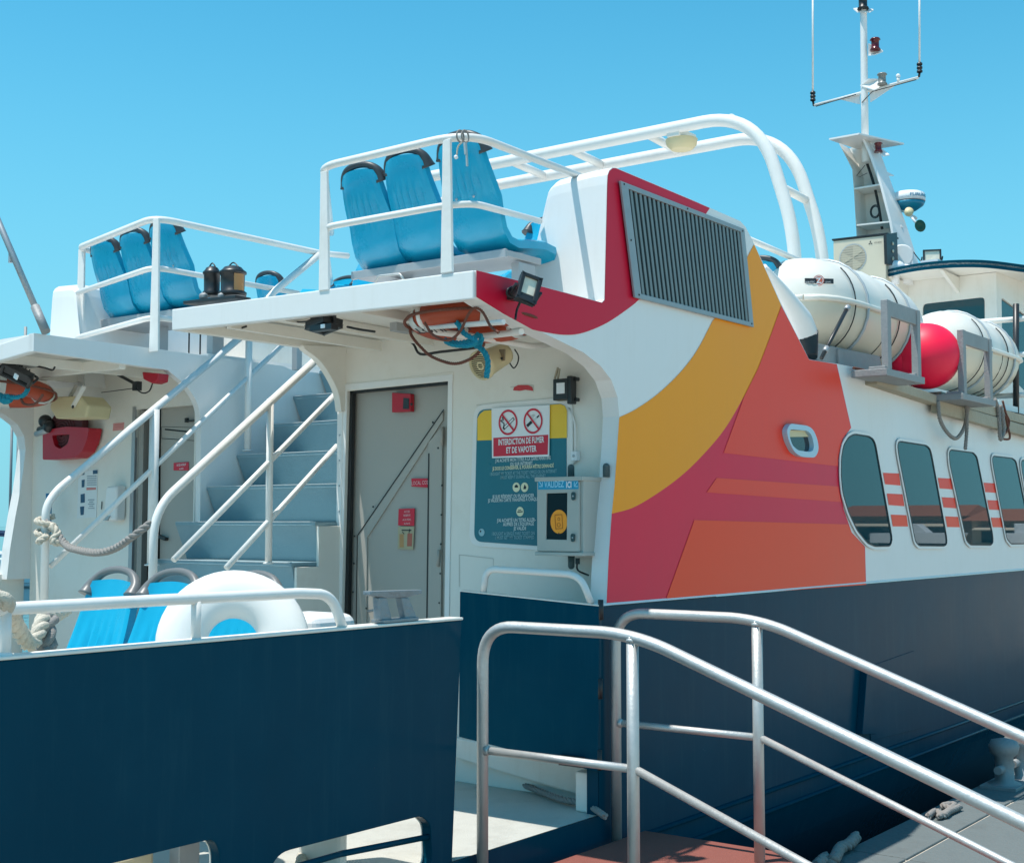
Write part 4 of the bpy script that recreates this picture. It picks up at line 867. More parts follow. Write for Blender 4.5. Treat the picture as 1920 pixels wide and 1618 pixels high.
def place(t, loc, rz, s=1., label=None, group=None):
    t.location = loc; t.rotation_euler = (0, 0, rz); t.scale = (s, s, s)
    if label: t['label'] = label
    if group: t['group'] = group
    return t
G1 = 'blue seats facing forward on the upper deck, starboard row'
G2 = 'blue seats on the upper deck, port row'
G3 = 'blue seats facing aft on the lower deck'
s1 = seat('x', G1, w=.305, h=.47, lean=.13, handle=SEATD, arch=.034, thick=1.3, taper=.76)
# local +y (sitter's forward) -> ship +X : rotate -90 deg
FWD, AFT = -math.pi/2, math.pi/2
def seat_at(px, py, X, proto, rz, s, lab, grp, first=False):
    p = P(px, py, 'X', X); t = proto if first else copy_tree(proto); return place(t, p, rz, s, lab, grp)
seat_at(722, 505, -.36, s1, FWD, 1.04, 'leftmost of the three blue seats seen from behind by the starboard overhang rail', G1, True)
seat_at(806, 487, -.36, s1, FWD, 1.06, 'middle one of the three blue seats seen from behind by the starboard overhang rail', G1)
seat_at(910, 470, -.36, s1, FWD, 1.09, 'nearest blue seat seen from behind, next to the white vent casing', G1)
bt = P(722, 505, 'X', -.36)
t = thing('seat_bench', 'aluminium bench frame under the three starboard upper deck seats', 'bench frame', (-.5, .5, UZ), 'seat bench frames')
zb = bt.z-.004
m = MB(); m.box((-.29, .78, zb-.025), (.30, 1.04, .035), ALU); m.box((-.445, .78, zb-.028), (.02, 1.05, .045), ALU); build('beam', m, t, .004)
for yy in (.28, 1.1): m = MB(); m.box((-.27, yy, (zb-.06+UZ)/2-.05), (.14, .05, zb-UZ+.05), ALU); build('leg', m, t, .004)
# port upper seats
for i, (px, py, s, lab) in enumerate(((236, 597, 1.08, 'leftmost of the three blue seats behind the port stairwell railing'), (292, 584, 1.08, 'middle of the three blue seats behind the port stairwell railing'), (350, 572, 1.1, 'rightmost of the three blue seats behind the port stairwell railing'))):
    seat_at(px, py, .35, s1, FWD, s, lab, G2)
t = thing('seat_bench', 'aluminium bench frame under the three port upper deck seats', 'bench frame', (.4, 4.0, UZ), 'seat bench frames')
pbz = P(292, 592, 'X', .35).z
m = MB(); m.box((.47, 3.9, pbz-.02), (.4, 1.35, .06), ALU); build('beam', m, t, .004)
m = MB(); m.box((.5, 4.1, pbz/2+UZ/2-.03), (.1, .06, pbz-UZ), ALU); build('leg', m, t)
m = MB(); m.box((.5, 3.5, pbz/2+UZ/2-.03), (.1, .06, pbz-UZ), ALU); build('leg', m, t)
# other upper seats (facing aft / further forward)
for (px, py, X, rz, s, lab) in ((535, 640, 1.9, FWD, 1.05, 'blue seat half hidden behind the overhang, left of the white railing post'), (612, 640, 1.7, AFT, 1.05, 'blue seat with grey handle right beside the white railing post base'),
        (990, 550, .9, AFT, 1.0, 'blue seat in shade glimpsed between the near seats and the vent casing'), (1450, 640, 3.3, FWD, 1.15, 'dark blue seat glimpsed between the yellow painted edge and the roll bar'),
        (683, 575, .35, AFT, 1.05, 'blue seat mostly hidden behind the leftmost starboard seat')):
    seat_at(px, py, X, s1, rz, s, lab, 'blue seats further forward on the upper deck')
# lower seats
s2 = seat('x', G3, w=.40, h=.62, lean=.17, handle=SEATG, taper=.80, thick=1.3)
LX = -1.95
def low(px, lab, first=False):
    p = P(px, 1100, 'X', LX); t = s2 if first else copy_tree(s2); return place(t, (LX-.20, p.y, 1.225-.665), AFT, 1.0, lab, G3)
low(207, 'leftmost lower deck blue seat behind the white bulwark rail', True)
low(318, 'middle lower deck blue seat, partly covered by the white ring', )
low(466, 'rightmost lower deck blue seat, mostly hidden behind the white ring')
m = MB(); m.box((LX-.3, 1.0, .50), (.3, 1.5, .06), ALU); m.box((LX-.3, .45, .235), (.1, .06, .47), ALU); m.box((LX-.3, 1.6, .235), (.1, .06, .47), ALU)
t = thing('seat_bench', 'aluminium bench frame under the lower deck seats behind the bulwark', 'bench frame', (LX-.3, .95, 0), 'seat bench frames'); build('frame', m, t, .004)
# white ring float
c = P(437, 1205, 'Y', .27); nr = Vector((-.62, -.70, .33)).normalized()
t = thing('ring_float', 'white foam ring float leaning on the lower deck seats behind the bulwark rail', 'ring float', c-Vector((0, 0, .28)))
m = MB(); U = (ZU-nr*nr.z).normalized(); R_ = U.cross(nr); dpt = DEP(c)/F; Ro, Ri = 142*dpt, 47*dpt
prof = []
for k in range(16):
    a = 2*math.pi*k/16; prof.append(((Ro+Ri)/2+(Ro-Ri)/2*math.cos(a), .055*math.sin(a)*(1 if abs(math.cos(a)) < .9 else .8)))
vs = []; ns = 48
for j in range(ns):
    th = 2*math.pi*j/ns; d = R_*math.cos(th)+U*math.sin(th); vs += [c+d*r+nr*h for r, h in prof]
m.add(vs, [(j*16+k, j*16+(k+1) % 16, ((j+1) % ns)*16+(k+1) % 16, ((j+1) % ns)*16+k) for j in range(ns) for k in range(16)], FOAM, True); build('ring', m, t)
# white locker behind it
p = P(655, 1143, 'Y', .25)
t = thing('deck_box', 'small white rounded deck box behind the end of the bulwark rail', 'deck box', (p.x-.2, .3, 0))
m = MB(); m.box((p.x-.14, .34, p.z-.41), (.28, .3, .8), WHITE); build('box', m, t, .05, seg=4)
# ================================================================== LIFERAFTS
def raft(p0, r, L_, lab):
    c = Vector(p0); t = thing('life_raft_canister', lab, 'life raft', c-Vector((0, 0, r)), 'white life raft canisters')
    def shell(half, mt, rr):
        m = MB(); vs = []; seg = 14; prof = [(0, .0), (.0, .45), (.03, .70), (.09, .88), (.17, .97), (.26, 1.0), (.30, 1.03), (.34, 1.0), (.46, 1.0), (.50, 1.035), (.54, 1.0), (.66, 1.0), (.70, 1.03), (.74, 1.0), (.83, .97), (.91, .88), (.97, .7), (1., .45), (1., 0)]
        for h_, q_ in prof:
            for k in range(seg+1):
                a = math.pi*k/seg; vs.append(c+Vector((h_*L_, math.cos(a)*r*q_*rr, half*math.sin(a)*r*q_*rr*.98)))
        n = seg+1; m.add(vs, [(i*n+k, i*n+k+1, (i+1)*n+k+1, (i+1)*n+k) for i in range(len(prof)-1) for k in range(seg)], mt, True); return m
    m = shell(1, RAFT, 1.0); o = build('upper_shell', m, t)
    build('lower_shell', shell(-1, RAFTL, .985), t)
    m = MB(); m.lathe(c+Vector((0, 0, 0)), XR, [(.03*L_, r*.70), (.03*L_, r*.76), (.09*L_, r*.93), (.17*L_, r*1.02), (.83*L_, r*1.03)], RAFT, 32)
    seamp = []
    prof = [(0, .46), (.03, .72), (.09, .9), (.17, .99), (.26, 1.02), (.74, 1.02), (.83, .99), (.91, .9), (.97, .72), (1., .46)]
    m = MB()
    for sgn in (-1, 1): m.tube([c+Vector((h_*L_, sgn*r*q_, 0)) for h_, q_ in prof], .022, RAFT, 8)
    m.tube([c+Vector((0, -r*.46, 0)), c+Vector((0, r*.46, 0))], .022, RAFT, 8); build('seam_flange', m, t)
    m = MB()
    for x in (.30, .70): m.tube([c+Vector((x*L_, math.cos(a)*r*1.035, math.sin(a)*r*1.02)) for a in [math.pi*2*k/28 for k in range(28)]], .012, GREYF, 6, closed=True)
    build('strap', m, t)
    m = MB()
    for x in (.20, .50, .60): m.tube([c+Vector((x*L_+.0*math.sin(a), math.cos(a)*r*1.012, math.sin(a)*r*1.0)) for a in [math.pi*(.75+.75*k/16) for k in range(17)]], .005, BLACK, 6)
    build('lashing', m, t)
    return t, c
r1 = .375
RC = P(1560, 588, 'Y', .38); RC = Vector((3.02, .42, 3.03))
t1, c1 = raft(RC, r1, 2.15, 'nearer white life raft canister with a red and black emblem on its rounded end')
t2, c2 = raft(RC+Vector((3.0, .0, -.02)), r1, 1.75, 'farther white life raft canister, behind the bright red buoy')
m = MB(); nn = Vector((-.96, -.26, .12)).normalized()
# emblem on the rounded end of the first canister (projected on the end dome)
em = []
def onraft(x, y):
    r_ = _ray(x, y); best = None
    for k in range(1, 900):
        p = CAM+r_*((9.0+k*.004)/F); h_ = (p.x-c1.x)/2.15
        if h_ < -.01: continue
        prof = [(0, .0), (.0, .45), (.03, .70), (.09, .88), (.17, .97), (.26, 1.0)]
        q_ = 1.0
        for (a, qa), (b, qb) in zip(prof, prof[1:]):
            if a <= h_ <= b and b > a: q_ = qa+(qb-qa)*(h_-a)/(b-a)
        if h_ < 0: q_ = .45
        if (p.y-c1.y)**2+(p.z-c1.z)**2 <= (r1*q_)**2: return p-r_*(.012/F)
    return CAM+r_*(9.8/F)
bar = [onraft(x, 527+(x-1532)*.02) for x in range(1509, 1564, 3)]
dn = ZU*.018
m.add([p+dn for p in bar]+[p-dn for p in bar], [(i, i+1, len(bar)+i+1, len(bar)+i) for i in range(len(bar)-1)], SBLACK)
cc = onraft(1535, 526); ray_n = -_ray(1535, 526).normalized(); Re = ZU.cross(ray_n).normalized(); Ue = ray_n.cross(Re)
disc(m, cc+ray_n*.012, Re, Ue, .038, mat('emblem_red', (.75, .16, .10), .4)); ann(m, cc+ray_n*.014, Re, Ue, .033, .028, SWHITE)
text(m, 'Z', cc+ray_n*.016-Ue*.018, Re, Ue, .036, SWHITE, 'CENTER', 1., .05)
text(m, 'SURVITEC', onraft(1519, 530)+ray_n*.006-Ue*.003, Re, Ue, .013, SWHITE, 'CENTER', .8); text(m, 'ZODIAC', onraft(1551, 530)+ray_n*.006-Ue*.003, Re, Ue, .013, SWHITE, 'CENTER', .8)
build('emblem', m, t1)
# cradles
for k, (lab, x0, x1, zt_, zb_) in enumerate((('grey metal cradle of posts and beam holding the nearer life raft', 4.26, 5.08, 3.18, 2.48), ('grey metal cradle of posts and beam holding the farther life raft', 7.0, 7.9, 3.18, 2.42))):
    CYY = -.27; t = thing('life_raft_cradle', lab, 'cradle', (x0, CYY, zb_), 'life raft cradles')
    if k == 0: xa, xb = P(1661, 565, 'Y', CYY).x, P(1717, 590, 'Y', CYY).x; z1, z2 = P(1661, 558, 'Y', CYY).z, P(1717, 587, 'Y', CYY).z; b1, b2 = P(1661, 690, 'Y', CYY).z, P(1717, 705, 'Y', CYY).z
    else: xa, xb = P(1803, 625, 'Y', CYY).x, P(1852, 640, 'Y', CYY).x; z1, z2 = P(1803, 618, 'Y', CYY).z, P(1852, 637, 'Y', CYY).z; b1, b2 = P(1803, 735, 'Y', CYY).z, P(1852, 750, 'Y', CYY).z
    zz = (z1+z2)/2; bb = (b1+b2)/2-.03
    m = MB(); m.box(((xa+xb)/2, CYY, zz-.055), (xb-xa+.06, .03, .11), CRADLE); build('beam', m, t, .004)
    for x in (xa, xb): m = MB(); m.box((x, CYY+.002, (zz+bb)/2), (.065, .05, zz-bb), CRADLE); m.box((x, CYY+.05, bb+.02), (.12, .12, .05), CRADLE); build('post', m, t, .004)
    m = MB(); m.box(((xa+xb)/2, -.17, bb-.0), (xb-xa+.16, .26, .05), CRADLE); m.box(((xa+xb)/2-.2, .4, 2.62), (.08, .6, .12), CRADLE); build('base', m, t, .004)
m = MB(); q = pY([(1517, 640), (1650, 668), (1655, 700), (1518, 672)], .12); m.hexa(q, (0, .05, 0), CRADLE)
t = thing('raft_rail', 'grey sloping steel rail under the nearer life raft', 'steel rail', q[3]); build('rail', m, t, .004)
m = MB(); a, b = P(1590, 575, 'Y', .0), P(1540, 672, 'Y', .0); m.tube([a, b], .014, BLACKM, 8); m.tube([a, a.lerp(b, .07)], .02, ALU, 8); m.tube([a.lerp(b, .80), a.lerp(b, .88)], .02, ALU, 8)
t = thing('release_strut', 'thin black diagonal strut with silver ends in front of the nearer life raft', 'strut', b); build('strut', m, t)
# ventilation/horn duct with black tip
ax = [P(x, y, 'Y', .16) for x, y in ((1432, 500), (1462, 545), (1492, 592), (1508, 628), (1518, 668))]
t = thing('drooping_fender', 'long white tapered fender with a black tip lying beside the painted edge', 'fender', ax[0])
m = MB(); m.tube(spline(ax[:4], 5), [.02+.075*min(1, i/11) for i in range(16)], WHITE, 18); build('body', m, t)
m = MB(); m.tube(spline([ax[3], P(1512, 645, 'Y', .14), P(1516, 660, 'Y', .12), P(1520, 672, 'Y', .10)], 4), [.097-.004*i for i in range(13)], BLACK, 18); build('tip', m, t)
# red buoy
c = P(1737, 668, 'Y', .0); rr = 62*DEP(c)/F
t = thing('mooring_buoy', 'bright fluorescent red round buoy hung between the two life rafts', 'buoy', c-Vector((0, 0, rr)))
m = MB(); m.sphere(c, rr, RBUOY, 40, 24); a = c-RT*(66*DEP(c)/F)-UPV*(8*DEP(c)/F); m.tube([c+(a-c)*.55, c+(a-c)*1.0, c+(a-c)*1.06], [rr*.78, .07, .045], RBUOY, 24); build('ball', m, t)
m = MB(); m.tube([a, a+(a-c)*.1], .04, RBUOY, 12); build('eye', m, t)
# ropes hanging off the side
def ropething(lab, pts, r, mt, name='rope', cat='rope', group=None):
    t = thing(name, lab, cat, pts[0], group); m = MB(); m.rope(pts, r, mt); build('strands', m, t); return t
Y_ = -.10
ropething('grey rope hanging in a wide loop from the timber fender above the third window', [P(x, y, 'Y', Y_) for x, y in ((1759, 752), (1762, 785), (1775, 810), (1792, 822), (1806, 806), (1813, 780), (1813, 755), (1800, 742), (1795, 735))], .016, ROPEG)
ropething('straight tail of grey rope hanging down to the third window', [P(x, y, 'Y', Y_-.02) for x, y in ((1812, 760), (1813, 800), (1810, 842))], .015, ROPEG)
ropething('dark grey rope bight hanging from the timber fender near the right edge', [P(x, y, 'Y', Y_) for x, y in ((1865, 748), (1872, 770), (1874, 800), (1876, 824), (1882, 810), (1880, 785), (1876, 760))], .018, ROPEG)
ropething('thin maroon cord with knot beside the dark grey rope bight', [P(x, y, 'Y', Y_) for x, y in ((1880, 752), (1886, 775), (1892, 790), (1888, 808), (1878, 821), (1893, 822), (1890, 800), (1886, 780))], .010, ROPER)
ropething('thin brown cord lying along the ledge before the timber fender', [P(x, y, 'Y', -.03) for x, y in ((1600, 690), (1620, 695), (1632, 705), (1640, 712))], .010, ROPER)
# ================================================================== LIFEBUOYS
def lifebuoy(c, nr, ro, ri, lab, th=.055):
    nr = Vector(nr).normalized(); ref = Vector((1, 0, 0)); U = (ref-nr*ref.dot(nr)).normalized(); R_ = U.cross(nr)
    t = thing('lifebuoy', lab, 'lifebuoy', c, 'orange lifebuoys'); a_ = (ro-ri)/2; mid = (ro+ri)/2; ns = 48; K = 14
    m = MB(); vs = [c+(R_*math.cos(2*math.pi*j/ns)+U*math.sin(2*math.pi*j/ns))*(mid+a_*math.cos(2*math.pi*k/K))+nr*th*math.sin(2*math.pi*k/K) for j in range(ns) for k in range(K)]
    m.add(vs, [(j*K+k, j*K+(k+1) % K, ((j+1) % ns)*K+(k+1) % K, ((j+1) % ns)*K+k) for j in range(ns) for k in range(K)], LBOR, True); build('ring', m, t)
    for q in range(4):
        m = MB(); vs = []; a0 = q*math.pi/2+.5
        for j in range(5):
            an = a0+j*.07; vs += [c+(R_*math.cos(an)+U*math.sin(an))*(mid+(a_+.004)*math.cos(2*math.pi*k/K))+nr*(th+.004)*math.sin(2*math.pi*k/K) for k in range(K)]
        m.add(vs, [(j*K+k, j*K+(k+1) % K, (j+1)*K+(k+1) % K, (j+1)*K+k) for j in range(4) for k in range(K)], LBST, True); build('reflective_band', m, t)
    m = MB()
    for q in range(4):
        a0 = q*math.pi/2+.64; pts = []
        for j in range(7):
            an = a0+j*math.pi/12; sag = .018*math.sin(j/6*math.pi); pts.append(c+(R_*math.cos(an)+U*math.sin(an))*(ro+.012+sag)-nr*(-sag*.6))
        m.rope(pts, .008, ROPER)
    build('grab_line', m, t); return t, R_, U
lc = P(886, 603, 'Z', 2.43)
t, R_, U_ = lifebuoy(lc, (-.05, -.03, -1), .31, .18, 'faded orange lifebuoy held in white tube brackets under the starboard overhang', .06)
m = MB(); text(m, 'MARSEILLE' if False else 'VOSGIEN' if False else 'TOULON', lc+Vector((-.235, .02, -.052)), Vector((.15, -1, 0)), Vector((1, 0, -.4)), .05, SBLACK, 'CENTER', 1.0, .03); build('lettering', m, t)
t, R_, U_ = lifebuoy(P(5, 734, 'X', -.55), (-.10, -.06, -1), .33, .18, 'brownish orange lifebuoy with blue cord under the port overhang', .06)
m = MB(); m.rope([P(x, y, 'X', -.75) for x, y in ((48, 713), (52, 728), (45, 740), (30, 745), (0, 742), (-20, 748))], .016, ROPET); m.rope([P(x, y, 'X', -.75) for x, y in ((0, 744), (10, 750), (20, 746))], .03, ROPET); build('cord', m, t)
m = MB(); m.rope([P(x, y, 'X', -.75) for x, y in ((38, 745), (45, 757), (60, 759), (72, 752), (80, 740))], .009, ROPER); build('cord', m, t)
# bracket tubes under the lifebuoy
t = thing('lifebuoy_bracket', 'white bent tube bracket carrying the orange lifebuoy under the starboard overhang', 'bracket', P(785, 580, 'Z', 2.44))
zb_ = 2.30
m = MB(); m.tube(fillet([P(783, 573, 'X', -.9), P(787, 606, 'X', -.9), P(812, 622, 'X', -.75), P(895, 632, 'X', -.5), P(1000, 650, 'X', -.12), P(1035, 645, 'X', .1)], [0, .05, .05, .05, .05, 0], 5), .016, WTUBE, 12); build('tube', m, t)
m = MB(); m.tube([P(895, 632, 'X', -.52), P(978, 622, 'X', -.62)], .016, WTUBE, 12); build('tube', m, t)
m = MB(); m.tube([P(800, 614, 'X', -.86), P(945, 604, 'X', -.86)], .013, WTUBE, 10); build('tube', m, t)
ropething('maroon cord sagging in a long loop below the starboard lifebuoy', [P(x, y, 'X', -.7) for x, y in ((768, 612), (772, 630), (790, 652), (812, 670), (850, 682), (880, 674), (900, 658), (908, 644))], .008, ROPER)
ropething('maroon cord crossing the face of the starboard lifebuoy', [P(x, y, 'X', -.92) for x, y in ((796, 605), (812, 628), (840, 638), (862, 622), (878, 590), (890, 578), (905, 585), (920, 612), (935, 624))], .007, ROPER)
ropething('turquoise cord knotted below the starboard lifebuoy', [P(x, y, 'X', -.78) for x, y in ((835, 638), (860, 644), (885, 640), (895, 650), (903, 635), (895, 628), (890, 642), (908, 660), (915, 680), (912, 708))], .014, ROPET)
ropething('turquoise cord tied through the bracket of the starboard lifebuoy', [P(x, y, 'X', -.88) for x, y in ((856, 604), (862, 612), (870, 625), (893, 640), (876, 648), (850, 646), (836, 640))], .013, ROPET)
# ================================================================== LOUDSPEAKERS
def speaker(cf, ax_, r, L_, lab, rearr=.75):
    ax_ = Vector(ax_).normalized(); cf = Vector(cf); t = thing('loudspeaker', lab, 'loudspeaker', cf, 'cream loudspeakers')
    m = MB(); m.lathe(cf, ax_, [(-L_, 0), (-L_, r*rearr), (-L_*.9, r*rearr*1.04), (-.03, r*.96), (-.02, r*1.06), (0, r*1.06), (.004, r*.92), (-.01, r*.9)], CREAM, 28); build('body', m, t)
    m = MB(); m.lathe(cf-ax_*.008, ax_, [(0, r*.9), (.001, 0)], mat('speaker_dark', (.10, .08, .05), .7), 28)
    ref = ZU; R2 = ax_.cross(ref).normalized(); U2 = R2.cross(ax_)
    for k in range(-6, 7):
        y_ = k*r*.14; hw = math.sqrt(max(.0001, (r*.9)**2-y_**2)); m.beam(cf-ax_*.002+U2*y_-R2*hw, cf-ax_*.002+U2*y_+R2*hw, r*.05, .004, CREAM, up=tuple(ax_))
    ann(m, cf+ax_*.002, R2, U2, r*.32, r*.2, CREAM)
    build('grille', m, t); return t
t = speaker(P(901, 686, 'X', -.28), Vector((-.95, .10, -.42)), .075, .20, 'cream round loudspeaker under the starboard overhang with a turquoise cord before it')
m = MB(); m.hexa(pX([(936, 655), (946, 655), (945, 676), (937, 677)], -.20), (.01, 0, 0), mat('bracket_bronze', (.3, .24, .16), .5, metal=.4)); m.lathe(P(941, 672, 'X', -.21), (-1, 0, 0), [(0, .008), (.005, .006), (.006, 0)], BLACKM, 8); build('bracket', m, t)
m = MB(); m.tube(spline([P(x, y, 'X', -.05) for x, y in ((965, 655), (972, 668), (970, 682), (963, 690), (955, 680))], 5), .004, BLACK, 6); build('cable', m, t)
cp = P(112, 765, 'X', -.15)
t = thing('loudspeaker', 'square cream loudspeaker hung on an arm under the port overhang above the hose', 'loudspeaker', cp, 'cream loudspeakers')
m = MB(); q = pX([(98, 744), (150, 742), (165, 760), (160, 783), (104, 785), (92, 765)], -.15); m.plate(q, (.2, 0, 0), CREAM); build('body', m, t, .015)
m = MB(); m.beam(P(137, 762, 'X', -.17), P(158, 724, 'X', -.17), .03, .012, WTUBE); m.lathe(P(137, 763, 'X', -.18), (-1, 0, 0), [(0, .012), (.006, .01), (.007, 0)], BLACKM, 8); m.beam(P(130, 745, 'X', -.0), P(143, 722, 'X', -.0), .03, .012, WTUBE); build('bracket', m, t)
# red hose basket
HX = .12
t = thing('hose_basket', 'red plastic fire hose basket with round hose on the port aft wall', 'fire hose basket', P(125, 860, 'X', HX))
q = roundpoly(pX([(80, 807), (124, 800), (167, 802), (163, 824), (154, 846), (140, 858), (110, 861), (80, 862)], HX), .015, 3)
hole = roundpoly(pX([(97, 816), (131, 814), (127, 832), (113, 842), (102, 836)], HX), .02, 3)
m = MB(); m.plate(q, (.11, 0, 0), FIRER, holes=[hole]); build('basket', m, t, .006)
m = MB()
for rr in (.03, .055, .08, .105, .13, .155): c = P(117, 814, 'X', HX+.05); m.tube([c+Vector((0, math.cos(a)*rr, math.sin(a)*rr)) for a in [2*math.pi*k/24 for k in range(24)]], .014, HOSE, 8, closed=True)
m.box(P(140, 798, 'X', HX+.07), (.05, .25, .13), HOSE)
build('hose', m, t)
m = MB(); m.sphere(P(85, 790, 'X', HX), .05, BLACKM, 10, 8); m.sphere(P(92, 800, 'X', HX), .045, BLACKM, 10, 8); m.tube([P(68, 814, 'X', HX), P(92, 806, 'X', HX)], .022, GREYF, 8); m.tube([P(74, 806, 'X', HX+.02), P(96, 798, 'X', HX)], .025, BLACKM, 8); build('nozzle', m, t)
t = thing('alarm_horn', 'small red alarm sounder with a black cable under the port overhang', 'alarm', P(281, 707, 'X', -.1))
m = MB(); m.hexa(pX([(266, 697), (297, 700), (295, 715), (284, 719), (268, 711)], -.1), (.09, 0, 0), FIRER); build('housing', m, t, .008)
m = MB(); m.tube(spline([P(x, y, 'X', -.08) for x, y in ((286, 719), (280, 733), (268, 737), (257, 730), (255, 720))], 5), .005, BLACK, 6); m.tube([P(222, 703, 'X', -.05), P(256, 721, 'X', -.05)], .011, BLACK, 8); m.box(P(257, 724, 'X', -.05), (.04, .05, .06), BLACKM); m.tube([P(190, 736, 'X', .2), P(252, 728, 'X', .1)], .003, BLACK, 6); build('cable', m, t)
t = thing('fire_call_point', 'small red fire alarm call point on the grey door panel', 'fire call point', P(760, 770, 'X', DX-.03))
m = MB(); m.hexa(pX([(742, 737), (777, 739), (777, 772), (742, 774)], DX-.005), (-.035, 0, 0), FIRER); build('case', m, t, .003)
m = MB(); m.hexa(pX([(757, 746), (767, 747), (767, 767), (756, 767)], DX-.041), (-.003, 0, 0), BLACKM); m.lathe(P(772, 758, 'X', DX-.041), (-1, 0, 0), [(0, .009), (.006, .008), (.007, 0)], BLACKM, 8); build('glass', m, t)
# hand dispenser & notices on the port wall
t = thing('soap_dispenser', 'white rounded hand gel dispenser on the port aft wall', 'dispenser', P(207, 978, 'X', .2))
m = MB(); m.hexa(pX([(198, 912), (219, 910), (217, 976), (192, 978)], AWX-.09), (.085, 0, 0), WHITE); build('case', m, t, .02, seg=3)
m = MB(); m.hexa(pX([(188, 968), (206, 967), (200, 976), (190, 975)], AWX-.1), (.07, 0, 0), ALU); line(m, P(191, 940, 'X', AWX-.006), P(190, 955, 'X', AWX-.006), .01, BLACK, XR); build('nozzle', m, t)
def notice(name, lab, quad, X, mt, items=(), cat='sign', group=None, th=.003):
    q = pX(quad, X); t = thing(name, lab, cat, q[3], group); m = MB(); m.plate(q, (-th, 0, 0), mt); build('panel', m, t)
    m = MB()
    for it in items:
        if it[0] == 't': text(m, it[1], P(it[2], it[3], 'X', X-th-.002), YR+Vector((0, 0, it[7] if len(it) > 7 else .03)), ZU, it[4]*MPX(P(it[2], it[3], 'X', X)), it[5], 'CENTER', it[6] if len(it) > 6 else .75, .012)
        elif it[0] == 'q': m.plate([P(x, y, 'X', X-th-.0012) for x, y in it[1]], (0, 0, 0), it[2])
        elif it[0] == 'l': line(m, P(*it[1], 'X', X-th-.002), P(*it[2], 'X', X-th-.002), it[3]*MPX(q[0]), it[4], XR)
    if m.f: build('print', m, t)
    return t
INK = mat('ink_blue', (.03, .09, .16), .5)
notice('instruction_notice', 'clear notice sheet with small blue pictures and lines of text on the port aft wall', [(148, 884), (184, 880), (181, 970), (145, 972)], AWX-.001, mat('notice_paper', (.74, .75, .73), .5, var=.02),
    [('q', [(174, 882), (183, 881), (183, 888), (174, 889)], INK), ('q', [(162, 914), (180, 914), (180, 918), (162, 919)], STICK)] +
    [('l', (163, 893+i*4), (181, 892.6+i*4), 1.0, INK) for i in range(5)]+[('l', (165+(i % 2)*2, 937+i*4), (177-(i % 2)*2, 936.8+i*4), .9, INK) for i in range(5)]+
    [('q', [(152, 884), (159, 882), (158, 890), (151, 891)], INK), ('q', [(153, 900), (159, 899), (158, 913), (153, 914)], INK), ('q', [(151, 927), (159, 925), (159, 942), (151, 943)], INK), ('q', [(150, 950), (158, 949), (157, 965), (151, 966)], INK)])
t = notice('fire_hose_sign', 'small faded orange sign with a pale hose symbol right of the red hose basket', [(171, 804), (187, 803), (186, 835), (170, 836)], AWX-.001, mat('sign_orange_faded', (.60, .18, .10), .5, var=.1), cat='sign')
m = MB(); m.tube(spline([P(x, y, 'X', AWX-.008) for x, y in ((176, 812), (181, 813), (176, 820), (174, 827), (179, 831), (184, 827), (184, 822))], 5), .007, CREAMT, 6); build('symbol', m, t)
notice('small_notice', 'small faded pink rectangular sticker left of the port door', [(213, 794), (233, 792), (232, 806), (212, 808)], AWX-.001, mat('sticker_pink', (.70, .30, .28), .5, var=.1), [('l', (215, 797), (231, 796), 1, STICK), ('l', (215, 801), (231, 800), 1, STICK)])
notice('restricted_notice', 'small red notice with white letters on the port door', [(326, 868), (354, 866), (354, 882), (326, 882)], AWX+.057, SRED, [('t', 'ACCES INTERDIT', 340, 873.5, 4, SWHITE, .62), ('t', 'au public', 340, 880, 3.5, SWHITE, .7)])
notice('room_sign', 'small dark red sign reading LOCAL CO2 on the grey door', [(772, 897), (802, 897), (802, 914), (772, 912)], DX-.010, SRED, [('t', 'LOCAL CO2', 787, 908.5, 7, mat('sign_pinkish', (.75, .45, .45), .5), .75)])
notice('restricted_notice', 'red four line notice above the fire extinguisher picture on the grey door', [(748, 954), (778, 953), (777, 986), (747, 985)], DX-.010, SRED, [('t', 'ACCES', 763, 961, 4, mat('sign_pinkish', (.75, .45, .45), .5), .8), ('t', 'RESERVE', 763, 968, 4, MATS['sign_pinkish'], .8), ('t', 'AUX PERS.', 763, 976, 4, MATS['sign_pinkish'], .8), ('t', 'du bord', 763, 983, 4, MATS['sign_pinkish'], .8)])
EXB = mat('sign_buff', (.42, .37, .24), .5); EXR = mat('sign_dull_red', (.42, .12, .08), .5)
notice('extinguisher_sign', 'buff pictogram of two fire extinguishers low on the grey door', [(747, 987), (777, 987), (775, 1030), (746, 1029)], DX-.010, EXB, [('q', [(749, 1001), (757, 1001), (757, 1026), (749, 1026)], mat('sign_ochre', (.45, .25, .1), .5)), ('q', [(764, 1000), (773, 1000), (772, 1024), (763, 1024)], EXR), ('l', (753, 994), (771, 994), 2, SBLACK), ('l', (754, 997), (758, 1001), 1.5, SBLACK), ('l', (767, 994), (767, 1000), 1.5, SBLACK), ('q', [(767, 991), (772, 994), (767, 997)], SBLACK)])
t = thing('torn_sticker', 'torn red sticker remnant above the information board', 'sticker', P(980, 733, 'X', AWX-.003))
m = MB(); m.plate(pX([(962, 732), (964, 726), (972, 722), (990, 722), (998, 726), (1000, 733), (985, 731), (975, 733)], AWX-.003), (-.001, 0, 0), mat('torn_red', (.55, .05, .06), .6, var=.4, scale=90)); build('remnant', m, t)
